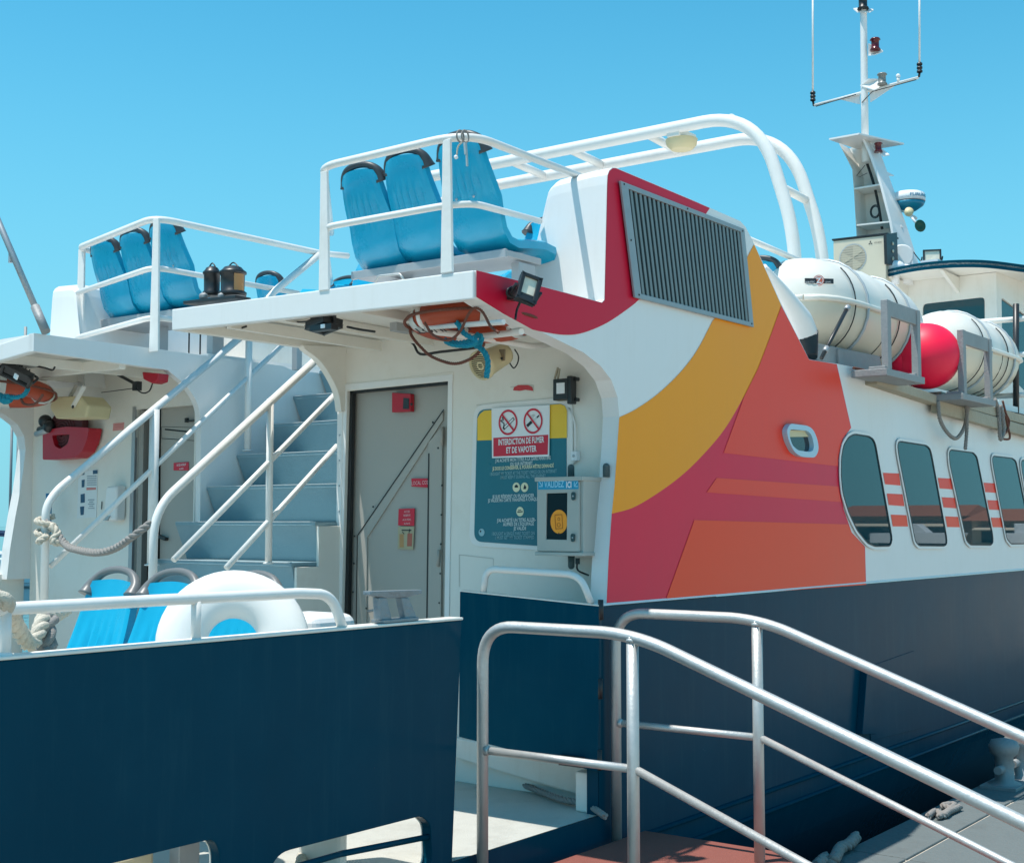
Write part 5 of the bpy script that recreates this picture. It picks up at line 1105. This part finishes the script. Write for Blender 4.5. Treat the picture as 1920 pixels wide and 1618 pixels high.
# ================================================================== INFORMATION BOARD
IX = AWX-.004
bq = roundpoly(pX([(896, 769), (1063, 756), (1063, 1027), (890, 1015)], IX), .055, 6)
ib = thing('information_board', 'teal and yellow ticket information board with rounded corners on the aft wall', 'information board', P(893, 1015, 'X', IX))
m = MB(); m.plate(bq, (-.006, 0, 0), TEAL); build('panel', m, ib)
frm = roundpoly(pX([(889, 760), (1074, 744), (1076, 1036), (880, 1023)], IX), .075, 6); m = MB(); m.plate(frm, (-.003, 0, 0), WHITE, holes=[bq]); build('frame', m, ib, .001)
m = MB(); yq = [(895, 826), (895, 785), (900, 776), (908, 770), (1050, 757.5), (1059, 761), (1063, 770), (1063, 821)]
m.plate([P(x, y, 'X', IX-.0075) for x, y in yq], (0, 0, 0), YELL); build('yellow_header', m, ib)
m = MB()
def itext(s, x, y, hpx, mt, xs=.75, al='CENTER', bold=.012, X=None):
    X = IX-.0095 if X is None else X; p = P(x, y, 'X', X); text(m, s, p, Vector((0, -1, .018)), ZU, hpx*MPX(p), mt, al, xs, bold)
GT = mat('ink_grey', (.10, .12, .08), .5); GT2 = mat('ink_olive', (.32, .26, .06), .5); LT = mat('ink_pale', (.62, .70, .70), .5, var=.02); LT2 = mat('ink_pale_blue', (.25, .45, .50), .5, var=.02)
itext('Si vous avez un titre de transport,', 980, 795, 9, GT, .62); itext('vous pouvez le montrer au', 980, 806, 9, GT, .66); itext('If you already have a ticket, show it on the boat', 980, 816, 6.5, GT2, .66)
itext("J'AI ACHETÉ MON TITRE À LA GARE MARITIME", 980, 864, 6.2, LT, .70, bold=.03); itext('OU SUR INTERNET.', 978, 872, 6.0, LT, .72, bold=.03)
itext("JE DOIS LE CONSERVER, IL POURRA M'ÊTRE DEMANDÉ", 980, 879, 6.6, CREAMT, .62, bold=.03)
itext('I BOUGHT MY TICKET AT THE TICKET OFFICE OR ON INTERNET', 980, 889, 6.2, LT2, .60); itext('I MUST KEEP IT DURING ALL THE JOURNEY', 980, 896.5, 6.2, LT2, .62)
itext('JE SUIS RÉSIDENT OU PLAISANCIER', 962, 933, 6.2, LT, .70, bold=.03); itext('JE VALIDE MA CARTE TRANSPASS À CHAQUE', 962, 940, 6.2, LT, .66, bold=.03)
itext("J'AI ACHETÉ UN TITRE ALLER-", 968, 978, 6.4, LT, .74, bold=.03); itext("AUPRÈS DE L'ÉQUIPAGE", 972, 985.5, 6.4, LT, .74, bold=.03); itext('JE VALIDE', 975, 993.5, 6.4, LT, .74, bold=.03)
itext('I BOUGHT A SINGLE FARE TICKET ON', 962, 1003, 6.2, LT2, .66); itext('I MUST GET MY TICKET STAMPED', 965, 1010.5, 6.2, LT2, .68)
for (x, y) in ((968, 913.5), (983.5, 913.5), (975, 959)):
    p = P(x, y, 'X', IX-.0085); disc(m, p, YR, ZU, 9*MPX(p), CREAMT, sx=.95)
p = P(968, 914, 'X', IX-.0098); u = MPX(p); m.add([p+YR*-4*u, p+YR*4*u, p+YR*4*u+ZU*3*u, p+ZU*6*u, p+YR*-4*u+ZU*3*u], [(0, 1, 2, 3, 4)], SBLACK)
p = P(983.5, 917, 'X', IX-.0098); m.add([p+YR*-3*u, p+YR*3*u, p+YR*4*u+ZU*4*u, p+ZU*9*u, p+YR*-1.5*u+ZU*5*u], [(0, 1, 2, 3, 4)], SBLACK)
line(m, P(970, 960, 'X', IX-.0098), P(980, 959, 'X', IX-.0098), .006, SBLACK, XR); line(m, P(971, 957, 'X', IX-.0098), P(977, 956, 'X', IX-.0098), .004, SBLACK, XR)
p = P(903, 998, 'X', IX-.0085); disc(m, p, YR, ZU, 7*MPX(p), mat('emblem_pale', (.30, .50, .55), .5)); disc(m, P(901, 996, 'X', IX-.0095), YR, ZU, 2*u, SBLACK)
build('print', m, ib)
# no smoking sheet
NX = IX-.014
nq = pX([(922, 766), (1031, 759), (1030, 856), (923, 859)], NX)
ns_ = thing('no_smoking_sign', 'white and red plastic sheet forbidding smoking and vaping taped over the information board', 'prohibition sign', nq[3])
m = MB(); m.plate(nq, (-.002, 0, 0), SWHITE); build('sheet', m, ns_)
m = MB(); m.plate([P(x, y, 'X', NX-.0032) for x, y in ((925, 821), (1028, 815), (1027, 852), (925, 856))], (0, 0, 0), SRED)
def nt_(s, x, y, hpx, xs): p = P(x, y, 'X', NX-.0055); text(m, s, p, Vector((0, -1, .018)), ZU, hpx*MPX(p), SWHITE, 'CENTER', xs, .035)
nt_('INTERDICTION DE FUMER', 976.5, 832, 11, .575); nt_('ET DE VAPOTER', 977, 848, 11, .62)
for k, (x, y) in enumerate(((952.5, 792), (999.5, 789.5))):
    c = P(x, y, 'X', NX-.0035); u = MPX(c); cR = YR*1.0
    ann(m, c+Vector((-.001, 0, 0)), cR, ZU, 24*u, 20*u, SRED, sx=.92)
    line(m, c+Vector((-.003, 0, 0))+YR*-14*u+ZU*16*u, c+Vector((-.003, 0, 0))+YR*14*u-ZU*16*u, 3.6*u, SRED, XR)
    if k == 0:
        a = c+YR*-11*u-ZU*12*u; b = c+YR*14*u+ZU*7*u
        line(m, a+Vector((-.0005, 0, 0)), b+Vector((-.0005, 0, 0)), 6*u, SBLACK, XR); line(m, a.lerp(b, .12)+Vector((-.0012, 0, 0)), a.lerp(b, .95)+Vector((-.0012, 0, 0)), 3.4*u, SWHITE, XR)
        pts = spline([c+Vector((-.0015, 0, 0))+YR*dx*u+ZU*dz*u for dx, dz in ((-11, -10), (-9, -3), (-13, 1), (-17, 4), (-11, 5), (-13, 10), (-10, 9))], 4); m.tube(pts, .9*u, SBLACK, 6)
    else:
        a = c+YR*-14*u-ZU*9*u; b = c+YR*-3*u-ZU*1*u; line(m, a+Vector((-.0005, 0, 0)), b+Vector((-.0005, 0, 0)), 6*u, SBLACK, XR)
        a = c+YR*1*u+ZU*1*u; b = c+YR*9*u+ZU*6*u; line(m, a+Vector((-.0005, 0, 0)), b+Vector((-.0005, 0, 0)), 4*u, LT, XR); line(m, b+Vector((-.0009, 0, 0)), b+Vector((-.0009, 0, 0))+YR*5*u+ZU*4*u, 3*u, SBLACK, XR)
        m.tube(spline([c+Vector((-.0015, 0, 0))+YR*dx*u+ZU*dz*u for dx, dz in ((-3, 6), (-2, 12), (1, 10), (0, 6), (2, 13), (4, 9))], 4), .5*u, LT, 6)
build('print', m, ns_)
# ================================================================== TICKET VALIDATOR BOX
VXX = -.02
vq = pX([(1006, 896), (1090, 893), (1089, 1046), (1004, 1037)], VXX)
yL, yR_ = vq[0].y, P(1092, 895, 'X', VXX).y; zt_, zb_ = 1.685, 1.28
tb = thing('ticket_validator', 'grey metal ticket validating box with orange disc on the aft wall beside the information board', 'ticket machine', (VXX, (yL+yR_)/2, zb_))
m = MB(); m.box((VXX+.13, (yL+yR_)/2, (zt_+zb_)/2), (.24, yL-yR_, zt_-zb_-.03), mat('box_grey', (.42, .43, .39), .45, var=.05)); build('case', m, tb, .004)
m = MB(); m.box((VXX+.125, (yL+yR_)/2, zt_-.010), (.27, yL-yR_+.012, .022), MATS['box_grey']); m.box((VXX+.125, (yL+yR_)/2, zb_+.010), (.27, yL-yR_+.012, .018), MATS['box_grey']); build('lid', m, tb, .003)
FX = VXX+.008
dq_ = [Vector((FX, y, z)) for y, z in ((yL-.006, zt_-.026), (yR_+.018, zt_-.026), (yR_+.018, zb_+.024), (yL-.006, zb_+.024))]
wn = pX([(1027, 925), (1066, 924), (1065, 1012), (1026, 1011)], FX)
m = MB(); m.plate(dq_, (-.012, 0, 0), MATS['box_grey'], holes=[wn]); vd = build('door', m, tb, .002)
m = MB(); m.plate([p+Vector((-.003, 0, 0)) for p in wn], (-.001, 0, 0), mat('validator_glass', (.004, .018, .024), .35, var=.02, spec=.15)); build('window', m, vd)
m = MB(); c = P(1048, 978, 'X', FX-.006); u = MPX(c); disc(m, c, YR, ZU, 22.5*u, ORANGE, sx=.86)
cc = c+Vector((-.002, 0, 0)); Rt = Matrix.Rotation(-.06, 3, 'X')
def rr_(w1, h1, w2): 
    pts = [cc+Rt@(YR*x*u+ZU*y*u) for x, y in ((-w1, -h1), (w1, -h1), (w1, h1), (-w1, h1))]
    for a, b in zip(pts, pts[1:]+pts[:1]): line(m, a, b, w2*u, DORAN, XR)
rr_(8, 13, 1.2)
for (dx, dy, r_) in ((0, 5, 3), (0, -6, 4)): ann(m, cc+YR*dx*u+ZU*dy*u, YR, ZU, r_*u, (r_-1)*u, DORAN, 16)
m.box(c-ZU*22*u, (.004, .006, .006), BLACKM); build('validation_disc', m, vd)
bx = FX-.013
sq_ = pX([(1009, 899), (1084, 897), (1085, 917), (1009, 918)], bx)
m = MB(); m.plate(sq_, (-.001, 0, 0), SBLUE); p = P(1014, 914, 'X', bx-.003)
text(m, 'VALIDEZ', P(1039, 913.5, 'X', bx-.0035), Vector((0, -1, .01)), ZU, 12*MPX(p), mat('ink_sky', (.35, .70, .85), .4), 'CENTER', .66, .02); text(m, 'ICI', P(1066.5, 914, 'X', bx-.0035), Vector((0, -1, .01)), ZU, 11*MPX(p), SWHITE, 'CENTER', .66, .05)
for (x, s_) in ((1014, 1), (1080, -1)):
    c = P(x, 907.5, 'X', bx-.0035); u = MPX(c); K_ = MATS['ink_sky']
    line(m, c+YR*-3.5*s_*u+ZU*5*u, c+YR*3*s_*u-ZU*3.5*u, 1.6*u, K_, XR); line(m, c+YR*-4*s_*u-ZU*4.5*u, c+YR*4.2*s_*u-ZU*4.5*u, 1.6*u, K_, XR); line(m, c+YR*3.8*s_*u+ZU*4*u, c+YR*3.8*s_*u-ZU*5*u, 1.6*u, K_, XR)
build('header_plate', m, vd)
for (x, y) in ((1075.5, 930), (1074.5, 1008)):
    m = MB(); c = P(x, y, 'X', bx-.004); u = MPX(c)
    m.plate([c+YR*4.2*u*math.cos(a)+ZU*(3.8*u*math.sin(a)+(4 if math.sin(a) >= 0 else -4)*u) for a in [2*math.pi*k/16 for k in range(16)]], (-.006, 0, 0), mat('latch_teal', (.02, .06, .065), .4)); m.lathe(c+Vector((-.006, 0, 0)), (-1, 0, 0), [(0, .005), (.002, .004), (.003, 0)], GREYF, 8); build('latch', m, vd)
m = MB(); YB = (yL+yR_)/2
for (yy, z0, z1) in ((.27, zt_+.0, zt_+.055), (.05, zt_+.0, zt_+.055), (.27, zb_-.055, zb_)): m.tube([(.14, yy, z0), (.14, yy, z1)], .018, mat('mount_teal', (.06, .11, .12), .5), 12); m.sphere((.14, yy, z1 if z0 >= zt_ else z0), .018, MATS['mount_teal'], 12, 8)
build('mounting_lug', m, tb)
m = MB(); c = P(1083, 1050, 'X', .05); m.tube([c+Vector((0, 0, .01)), c-Vector((0, 0, .02))], .012, GREYD, 8); m.tube(spline([c, c-Vector((0, 0, .05)), c-Vector((-.1, 0, .08))], 4), .005, BLACK, 6); build('cable', m, tb)
t = thing('wall_switch', 'small white junction switch with conduit to the right of the information board', 'switch', P(1079, 858, 'X', AWX))
m = MB(); c = P(1079, 855, 'X', AWX-.02); m.box(c, (.035, .038, .05), SWHITE); m.lathe(c+Vector((-.018, 0, 0)), (-1, 0, 0), [(0, .009), (.004, .008), (.005, 0)], GREYF, 10); build('case', m, t, .004)
m = MB(); m.tube(fillet([c, P(1078, 790, 'X', AWX-.01), P(1066, 765, 'X', AWX-.01)], .04, 4), .006, WHITE, 8); m.tube([c-Vector((0, 0, .02)), P(1068, 872, 'X', AWX-.01), P(1068, 895, 'X', AWX-.01)], .010, WHITE, 8); build('conduit', m, t)
# ================================================================== CLEAT
c = P(738, 1165, 'Y', .035); cz = 1.042
CAST = mat('cast_steel', (.24, .28, .30), .5, metal=.5, var=.25, scale=25, bump=.3, bscale=60)
t = thing('mooring_cleat', 'galvanised steel mooring cleat on the cap of the blue bulwark', 'cleat', (c.x, .035, cz))
a, b = P(687, 1110, 'Y', .03), P(785, 1107, 'Y', .03)
m = MB(); mid = (a+b)/2; L_ = (b.x-a.x); n_ = 12; vs = []
for i in range(n_+1):
    s = -1+2*i/n_; hh = .009+.012*(1-s*s); x_ = mid.x+s*L_/2; z_ = a.z*(1-(s+1)/2)+b.z*(s+1)/2
    vs += [(x_, .03-.028*(1-.3*s*s), z_+.004), (x_, .03+.028*(1-.3*s*s), z_+.004), (x_, .03+.02, z_-hh*1.3), (x_, .03-.02, z_-hh*1.3)]
m.add(vs, [(i*4+k, i*4+(k+1) % 4, (i+1)*4+(k+1) % 4, (i+1)*4+k) for i in range(n_) for k in range(4)]+[(0, 1, 2, 3), tuple(n_*4+k for k in range(4))], CAST); build('horn', m, t, .003)
for (x0, x1) in ((716, 724), (757, 773)):
    m = MB(); m.hexa([P(x0-5, 1120, 'Y', .012), P(x0+10, 1120, 'Y', .012), P(x1+12, 1163, 'Y', .012), P(x1-12, 1163, 'Y', .012)], (0, .036, 0), CAST); build('leg', m, t, .005)
m = MB(); m.box((c.x+.01, .035, cz+.006), (.22, .07, .014), CAST)
for x_ in (-.09, .09): m.lathe((c.x+x_, .02, cz+.014), ZU, [(0, .01), (.008, .01), (.009, 0)], CAST, 6)
build('base', m, t, .003)
# ================================================================== STERN LANTERNS on the overhang
t = thing('stern_lanterns', 'black deck lantern with tall housing on the starboard overhang edge, the left narrower one', 'ship lantern', P(400, 562, 'X', -.88), 'black stern lanterns')
def lantern(t, cx, cyb, cyt, r, X, amber=False):
    b = P(cx, cyb, 'X', X); tp_ = P(cx, cyt, 'X', X); H = tp_.z-b.z; m = MB()
    m.lathe(b, ZU, [(0, r*1.1), (.02, r*1.15), (.03, r*.95), (H*.72, r*.98), (H*.74, r*1.12), (H*.80, r*1.12), (H*.86, r*.9), (H*.95, r*.7), (H, r*.3), (H, 0)], BLACKM, 20)
    m.tube(spline([b+ZU*H*.9+Vector((0, r*.8, 0)), b+ZU*(H+.018), b+ZU*H*.9+Vector((0, -r*.8, 0))], 5), .004, BLACKM, 6); build('housing', m, t)
    if amber:
        m = MB(); vs = []
        for k in range(7):
            an = -1.55+k*.16-.35; d = Vector((math.sin(an)*0-math.cos(an)*1, math.sin(an), 0)); vs.append((b+d*r*1.03+ZU*H*.12, b+d*r*1.03+ZU*H*.70))
        pts = [v[0] for v in vs]+[v[1] for v in vs]; n = len(vs); m.add(pts, [(i, i+1, n+i+1, n+i) for i in range(n-1)], LENSA); build('lens', m, t)
lantern(t, 397, 556, 500, .045, -.88)
t = thing('stern_lanterns', 'black deck lantern with brown lens on the starboard overhang edge, the right wider one', 'ship lantern', P(436, 556, 'X', -.88), 'black stern lanterns'); lantern(t, 436, 556, 499, .066, -.88, True)
m = MB(); q = pX([(352, 566), (445, 553), (468, 560), (468, 563), (352, 573)], -.93); a, b = P(358, 570, 'X', -.93), P(456, 559, 'X', -.93); m.beam(a, b, .11, .018, BLACKM)
for x in (383, 380, 415): m.lathe(P(x, 560, 'X', -.95), ZU, [(0, .02), (.02, .02), (.025, .015), (.035, 0)], CRADLE, 10)
t = thing('lantern_base', 'flat dark mounting plate carrying the two black lanterns', 'mounting plate', a); build('plate', m, t, .003)
# small grab handle on the overhang
m = MB(); m.tube(fillet([P(704, 530, 'X', -1.0), P(710, 518, 'X', -1.0), P(750, 514, 'X', -1.0), P(757, 525, 'X', -1.0)], .01, 3), .006, STEEL, 8); build('hatch_grip', m, ferry)
# cable ties / clips at the rail corner
t = thing('rail_cord', 'pale cord with a small metal clip tied around the corner of the upper railing', 'cord', P(868, 260, 'X', OHX)); m = MB()
for x in (863, 872): c = P(x, 256, 'X', OHX); m.tube([c+Vector((math.cos(a)*.026, 0, math.sin(a)*.028)) for a in [2*math.pi*k/14 for k in range(14)]], .004, ROPEG, 6, closed=True)
m.tube(spline([P(866, 268, 'X', OHX-.03), P(859, 275, 'X', OHX-.03), P(856, 293, 'X', OHX-.03)], 4), .004, ROPEW, 6); m.sphere(P(855, 295, 'X', OHX-.03), .010, SWHITE, 8, 6); m.beam(P(875, 290, 'X', OHX-.03), P(876, 312, 'X', OHX-.03), .010, .006, STEEL); m.beam(P(872, 268, 'X', OHX-.03), P(874, 290, 'X', OHX-.03), .014, .010, STEEL); build('cord', m, t)
# boom pole at the left
t = thing('grey_pole', 'long slanting grey pole standing on the corner of the port overhang', 'pole', P(90, 622, 'X', OHX))
m = MB(); a, b = P(86, 622, 'X', OHX+.05), P(-70, 260, 'X', OHX+.05); m.tube([a, a.lerp(b, .12)], .028, CRADLE, 12); m.tube([a.lerp(b, .12), b], .02, ALU, 12); build('tube', m, t)
m = MB(); c = a.lerp(b, .37); m.box(c+Vector((0, .03, 0)), (.02, .02, .07), ALU); build('cleat', m, t)
# hook & wires under the overhangs
for lab, X, pts in (('short black hook and wire under the port overhang', -.7, ((70, 687), (85, 690), (98, 694), (103, 688))), ('loose black wire end under the left part of the starboard overhang', -.9, ((425, 614), (445, 617), (462, 612))), ('loose black wire on the soffit right of the hanging floodlight', -.8, ((651, 613), (675, 618), (703, 622)))):
    t = thing('loose_wire', lab, 'wire', P(*pts[0], 'X', X), 'loose black wires'); m = MB(); m.tube(spline([P(x, y, 'X', X) for x, y in pts], 4), .006, BLACK, 6); build('wire', m, t)
t = thing('loose_wire', 'dark cable running along the wall top left of the cream loudspeaker', 'wire', P(760, 632, 'X', .2), 'loose black wires'); m = MB(); m.tube(spline([P(x, y, 'X', .1) for x, y in ((757, 632), (775, 645), (788, 664), (825, 660), (870, 655), (905, 650))], 4), .008, BLACK, 6); build('wire', m, t)
# ropes on the port stair rail
ropething('grey rope stretched between the far and the near stair handrail', [P(84, 978, 'Y', 3.24), P(100, 990, 'Y', 3.2), P(118, 1015, 'Y', 3.1), P(135, 1028, 'Y', 2.95), P(180, 1036, 'Y', 2.6), P(215, 1028, 'Y', 2.4), P(250, 1005, 'Y', 2.2), P(283, 980, 'Y', 2.14)], .022, ROPEG)
t = thing('rope_knot', 'thick cream rope knot wound around the far stair handrail', 'rope', P(88, 995, 'Y', 3.26)); m = MB()
c = P(86, 990, 'Y', 3.26)
m.rope([c+Vector((math.cos(a)*.052, math.sin(a)*.052, .07-a*.011)) for a in [k*.5 for k in range(26)]], .018, ROPEW); m.rope([P(95, 985, 'Y', 3.2), P(108, 1000, 'Y', 3.15), P(98, 1015, 'Y', 3.15), P(118, 1018, 'Y', 3.12), P(132, 1028, 'Y', 3.05)], .024, ROPEW); m.rope([P(88, 1005, 'Y', 3.18), P(78, 1012, 'Y', 3.18), P(70, 1017, 'Y', 3.18)], .022, ROPEW); build('strands', m, t)
ropething('thick frayed cream rope drooping from the bulwark rail at the left edge', [P(-12, 1120, 'Y', .0), P(8, 1125, 'Y', -.01), P(20, 1150, 'Y', .08), P(38, 1185, 'Y', .16), P(58, 1208, 'Y', .22), P(72, 1185, 'Y', .25), P(82, 1160, 'Y', .3), P(100, 1155, 'Y', .35), P(125, 1140, 'Y', .5)], .027, ROPEW)
ropething('grey rope wound with the cream rope beside the seat', [P(95, 1158, 'Y', .3), P(88, 1180, 'Y', .28), P(92, 1205, 'Y', .26), P(80, 1225, 'Y', .26)], .03, ROPEG)
ropething('grey mooring line lying across the lower deck to the gangway', [P(x, y, 'Z', .03) for x, y in ((840, 1435), (880, 1445), (940, 1455), (1000, 1478), (1050, 1497), (1100, 1508), (1135, 1530))], .017, ROPEG)
ropething('cream rope seen through the freeing port of the bulwark', [P(x, y, 'Z', .04) for x, y in ((560, 1640), (570, 1600), (590, 1580))], .025, ROPEW)
# blue stick at port
t = thing('boat_hook', 'short blue pole end behind the far stair handrail', 'pole', P(92, 1000, 'X', .1)); m = MB(); m.tube([P(90, 1000, 'X', .1), P(92, 925, 'X', .1)], .022, mat('blue_pole', (.01, .22, .42), .4), 10); build('pole', m, t)
# raised beam on the aft deck seen through the ports
t = thing('deck_hatch', 'cream hatch coaming on the aft deck seen through the left freeing port', 'hatch', (-2.6, .7, 0)); m = MB(); m.box((-3.1, .75, .11), (1.5, .5, .2), mat('hatch_cream', (.62, .52, .36), .6, dirt=.3)); m.box((-1.6, .35, .14), (.05, .25, .28), WHITED); build('coaming', m, t, .02)
# ================================================================== GANGWAY
FZ = -.12
gw = thing('gangway', 'boarding gangway with red-brown deck and galvanised tube railings leading aboard', 'gangway', (-.4, -.9, FZ))
XA, XB = -1.02, .24; YE = -.07; YK = -.90; YG = -1.95; GZ = -.49
m = MB(); pr = [(YE, FZ), (YK, FZ), (YG-.3, GZ)]
for (y0, z0), (y1, z1) in zip(pr, pr[1:]):
    m.hexa([(XA-.03, y0, z0), (XB+.06, y0, z0), (XB+.06, y1, z1), (XA-.03, y1, z1)], (0, 0, -.045), REDOX)
build('deck', m, gw, .004)
def grail(X, bend, lab):
    YK = P(bend, 1400, 'X', X).y-.01
    top0 = 1.0; tz = lambda y: top0-(YK-y)*.365
    pts = [Vector((X, YE+.02, FZ-.02)), Vector((X, YE+.02, 1.0)), Vector((X, YK+.0, 1.0)), Vector((X, -3.3, tz(-3.3))), Vector((X, -3.35, tz(-3.3)-.8))]
    m = MB(); m.tube(fillet(pts, [0, .17, .18, .1, 0], 10), .0255, STEEL, 18); r = build('railing', m, gw, label=lab)
    a = Vector((X, YK+.01, 1.0)); 
    m = MB(); m.tube([Vector((X, YK+.01, .99)), Vector((X, YK+.01, FZ-.02))], .0255, STEEL, 16); m.lathe((X, YK+.01, .965), ZU, [(0, .027), (.012, .03), (.02, .024)], STEEL, 14); build('post', m, r)
    m = MB(); m.tube([Vector((X, -2.9, tz(-2.9))), Vector((X, -2.9, GZ))], .0255, STEEL, 14); build('post', m, r)
    zm = .46 if X < 0 else .45
    m = MB(); m.tube([Vector((X, YE+.02, zm)), Vector((X, YK, zm))], .0175, STEEL, 12); m.lathe((X, YE+.0, zm), (0, 1, 0), [(-.02, .018), (.0, .025)], STEEL, 12); build('middle_rail', m, r)
    m = MB(); m.tube([Vector((X, YK, zm)), Vector((X, -3.3, zm-(YK+3.3)*.365))], .0175, STEEL, 12); build('middle_rail', m, r)
XN = P(905, 1300, 'Y', YE+.02).x; XF = P(1155, 1300, 'Y', YE+.02).x
grail(XN, 1187, 'nearer railing'); grail(XF, 1422, 'farther railing')
# ================================================================== QUAY ITEMS
def bollard(p, lab):
    p = Vector(p); t = thing('mooring_bollard', lab, 'bollard', p, 'grey quay bollards'); m = MB(); m.lathe(p, ZU, [(0, .12), (.03, .12), (.05, .07), (.22, .065), (.25, .10), (.30, .11), (.34, .09), (.36, 0)], CRADLE, 20); m.tube([p+Vector((-.16, 0, .14)), p+Vector((.16, 0, .14))], .03, CRADLE, 10); build('post', m, t)
    m = MB(); m.box(p+Vector((0, 0, .012)), (.34, .26, .03), CRADLE); build('base', m, t, .004)
for (x, y, lab) in ((1884, 1475, 'left bollard of the pair on the quay edge at the right'), (1912, 1462, 'right bollard of the pair on the quay edge at the right')): bollard(P(x, y, 'Z', -.49), lab)
ropething('frayed grey rope heaped on the quay edge', [P(x, y, 'Z', -.46) for x, y in ((1740, 1530), (1755, 1520), (1770, 1528), (1782, 1515), (1768, 1510), (1790, 1508), (1775, 1522), (1760, 1530), (1800, 1512))], .022, ROPEG)
ropething('thick old rope fender end lying over the quay edge near the gangway', [P(x, y, 'Z', -.44) for x, y in ((1530, 1625), (1548, 1608), (1562, 1612), (1575, 1590), (1592, 1582), (1605, 1568))], .035, ROPEG)
for o in bpy.data.objects:
    if o.parent is None and o.type == 'EMPTY' and o.name.startswith('torn'): pass
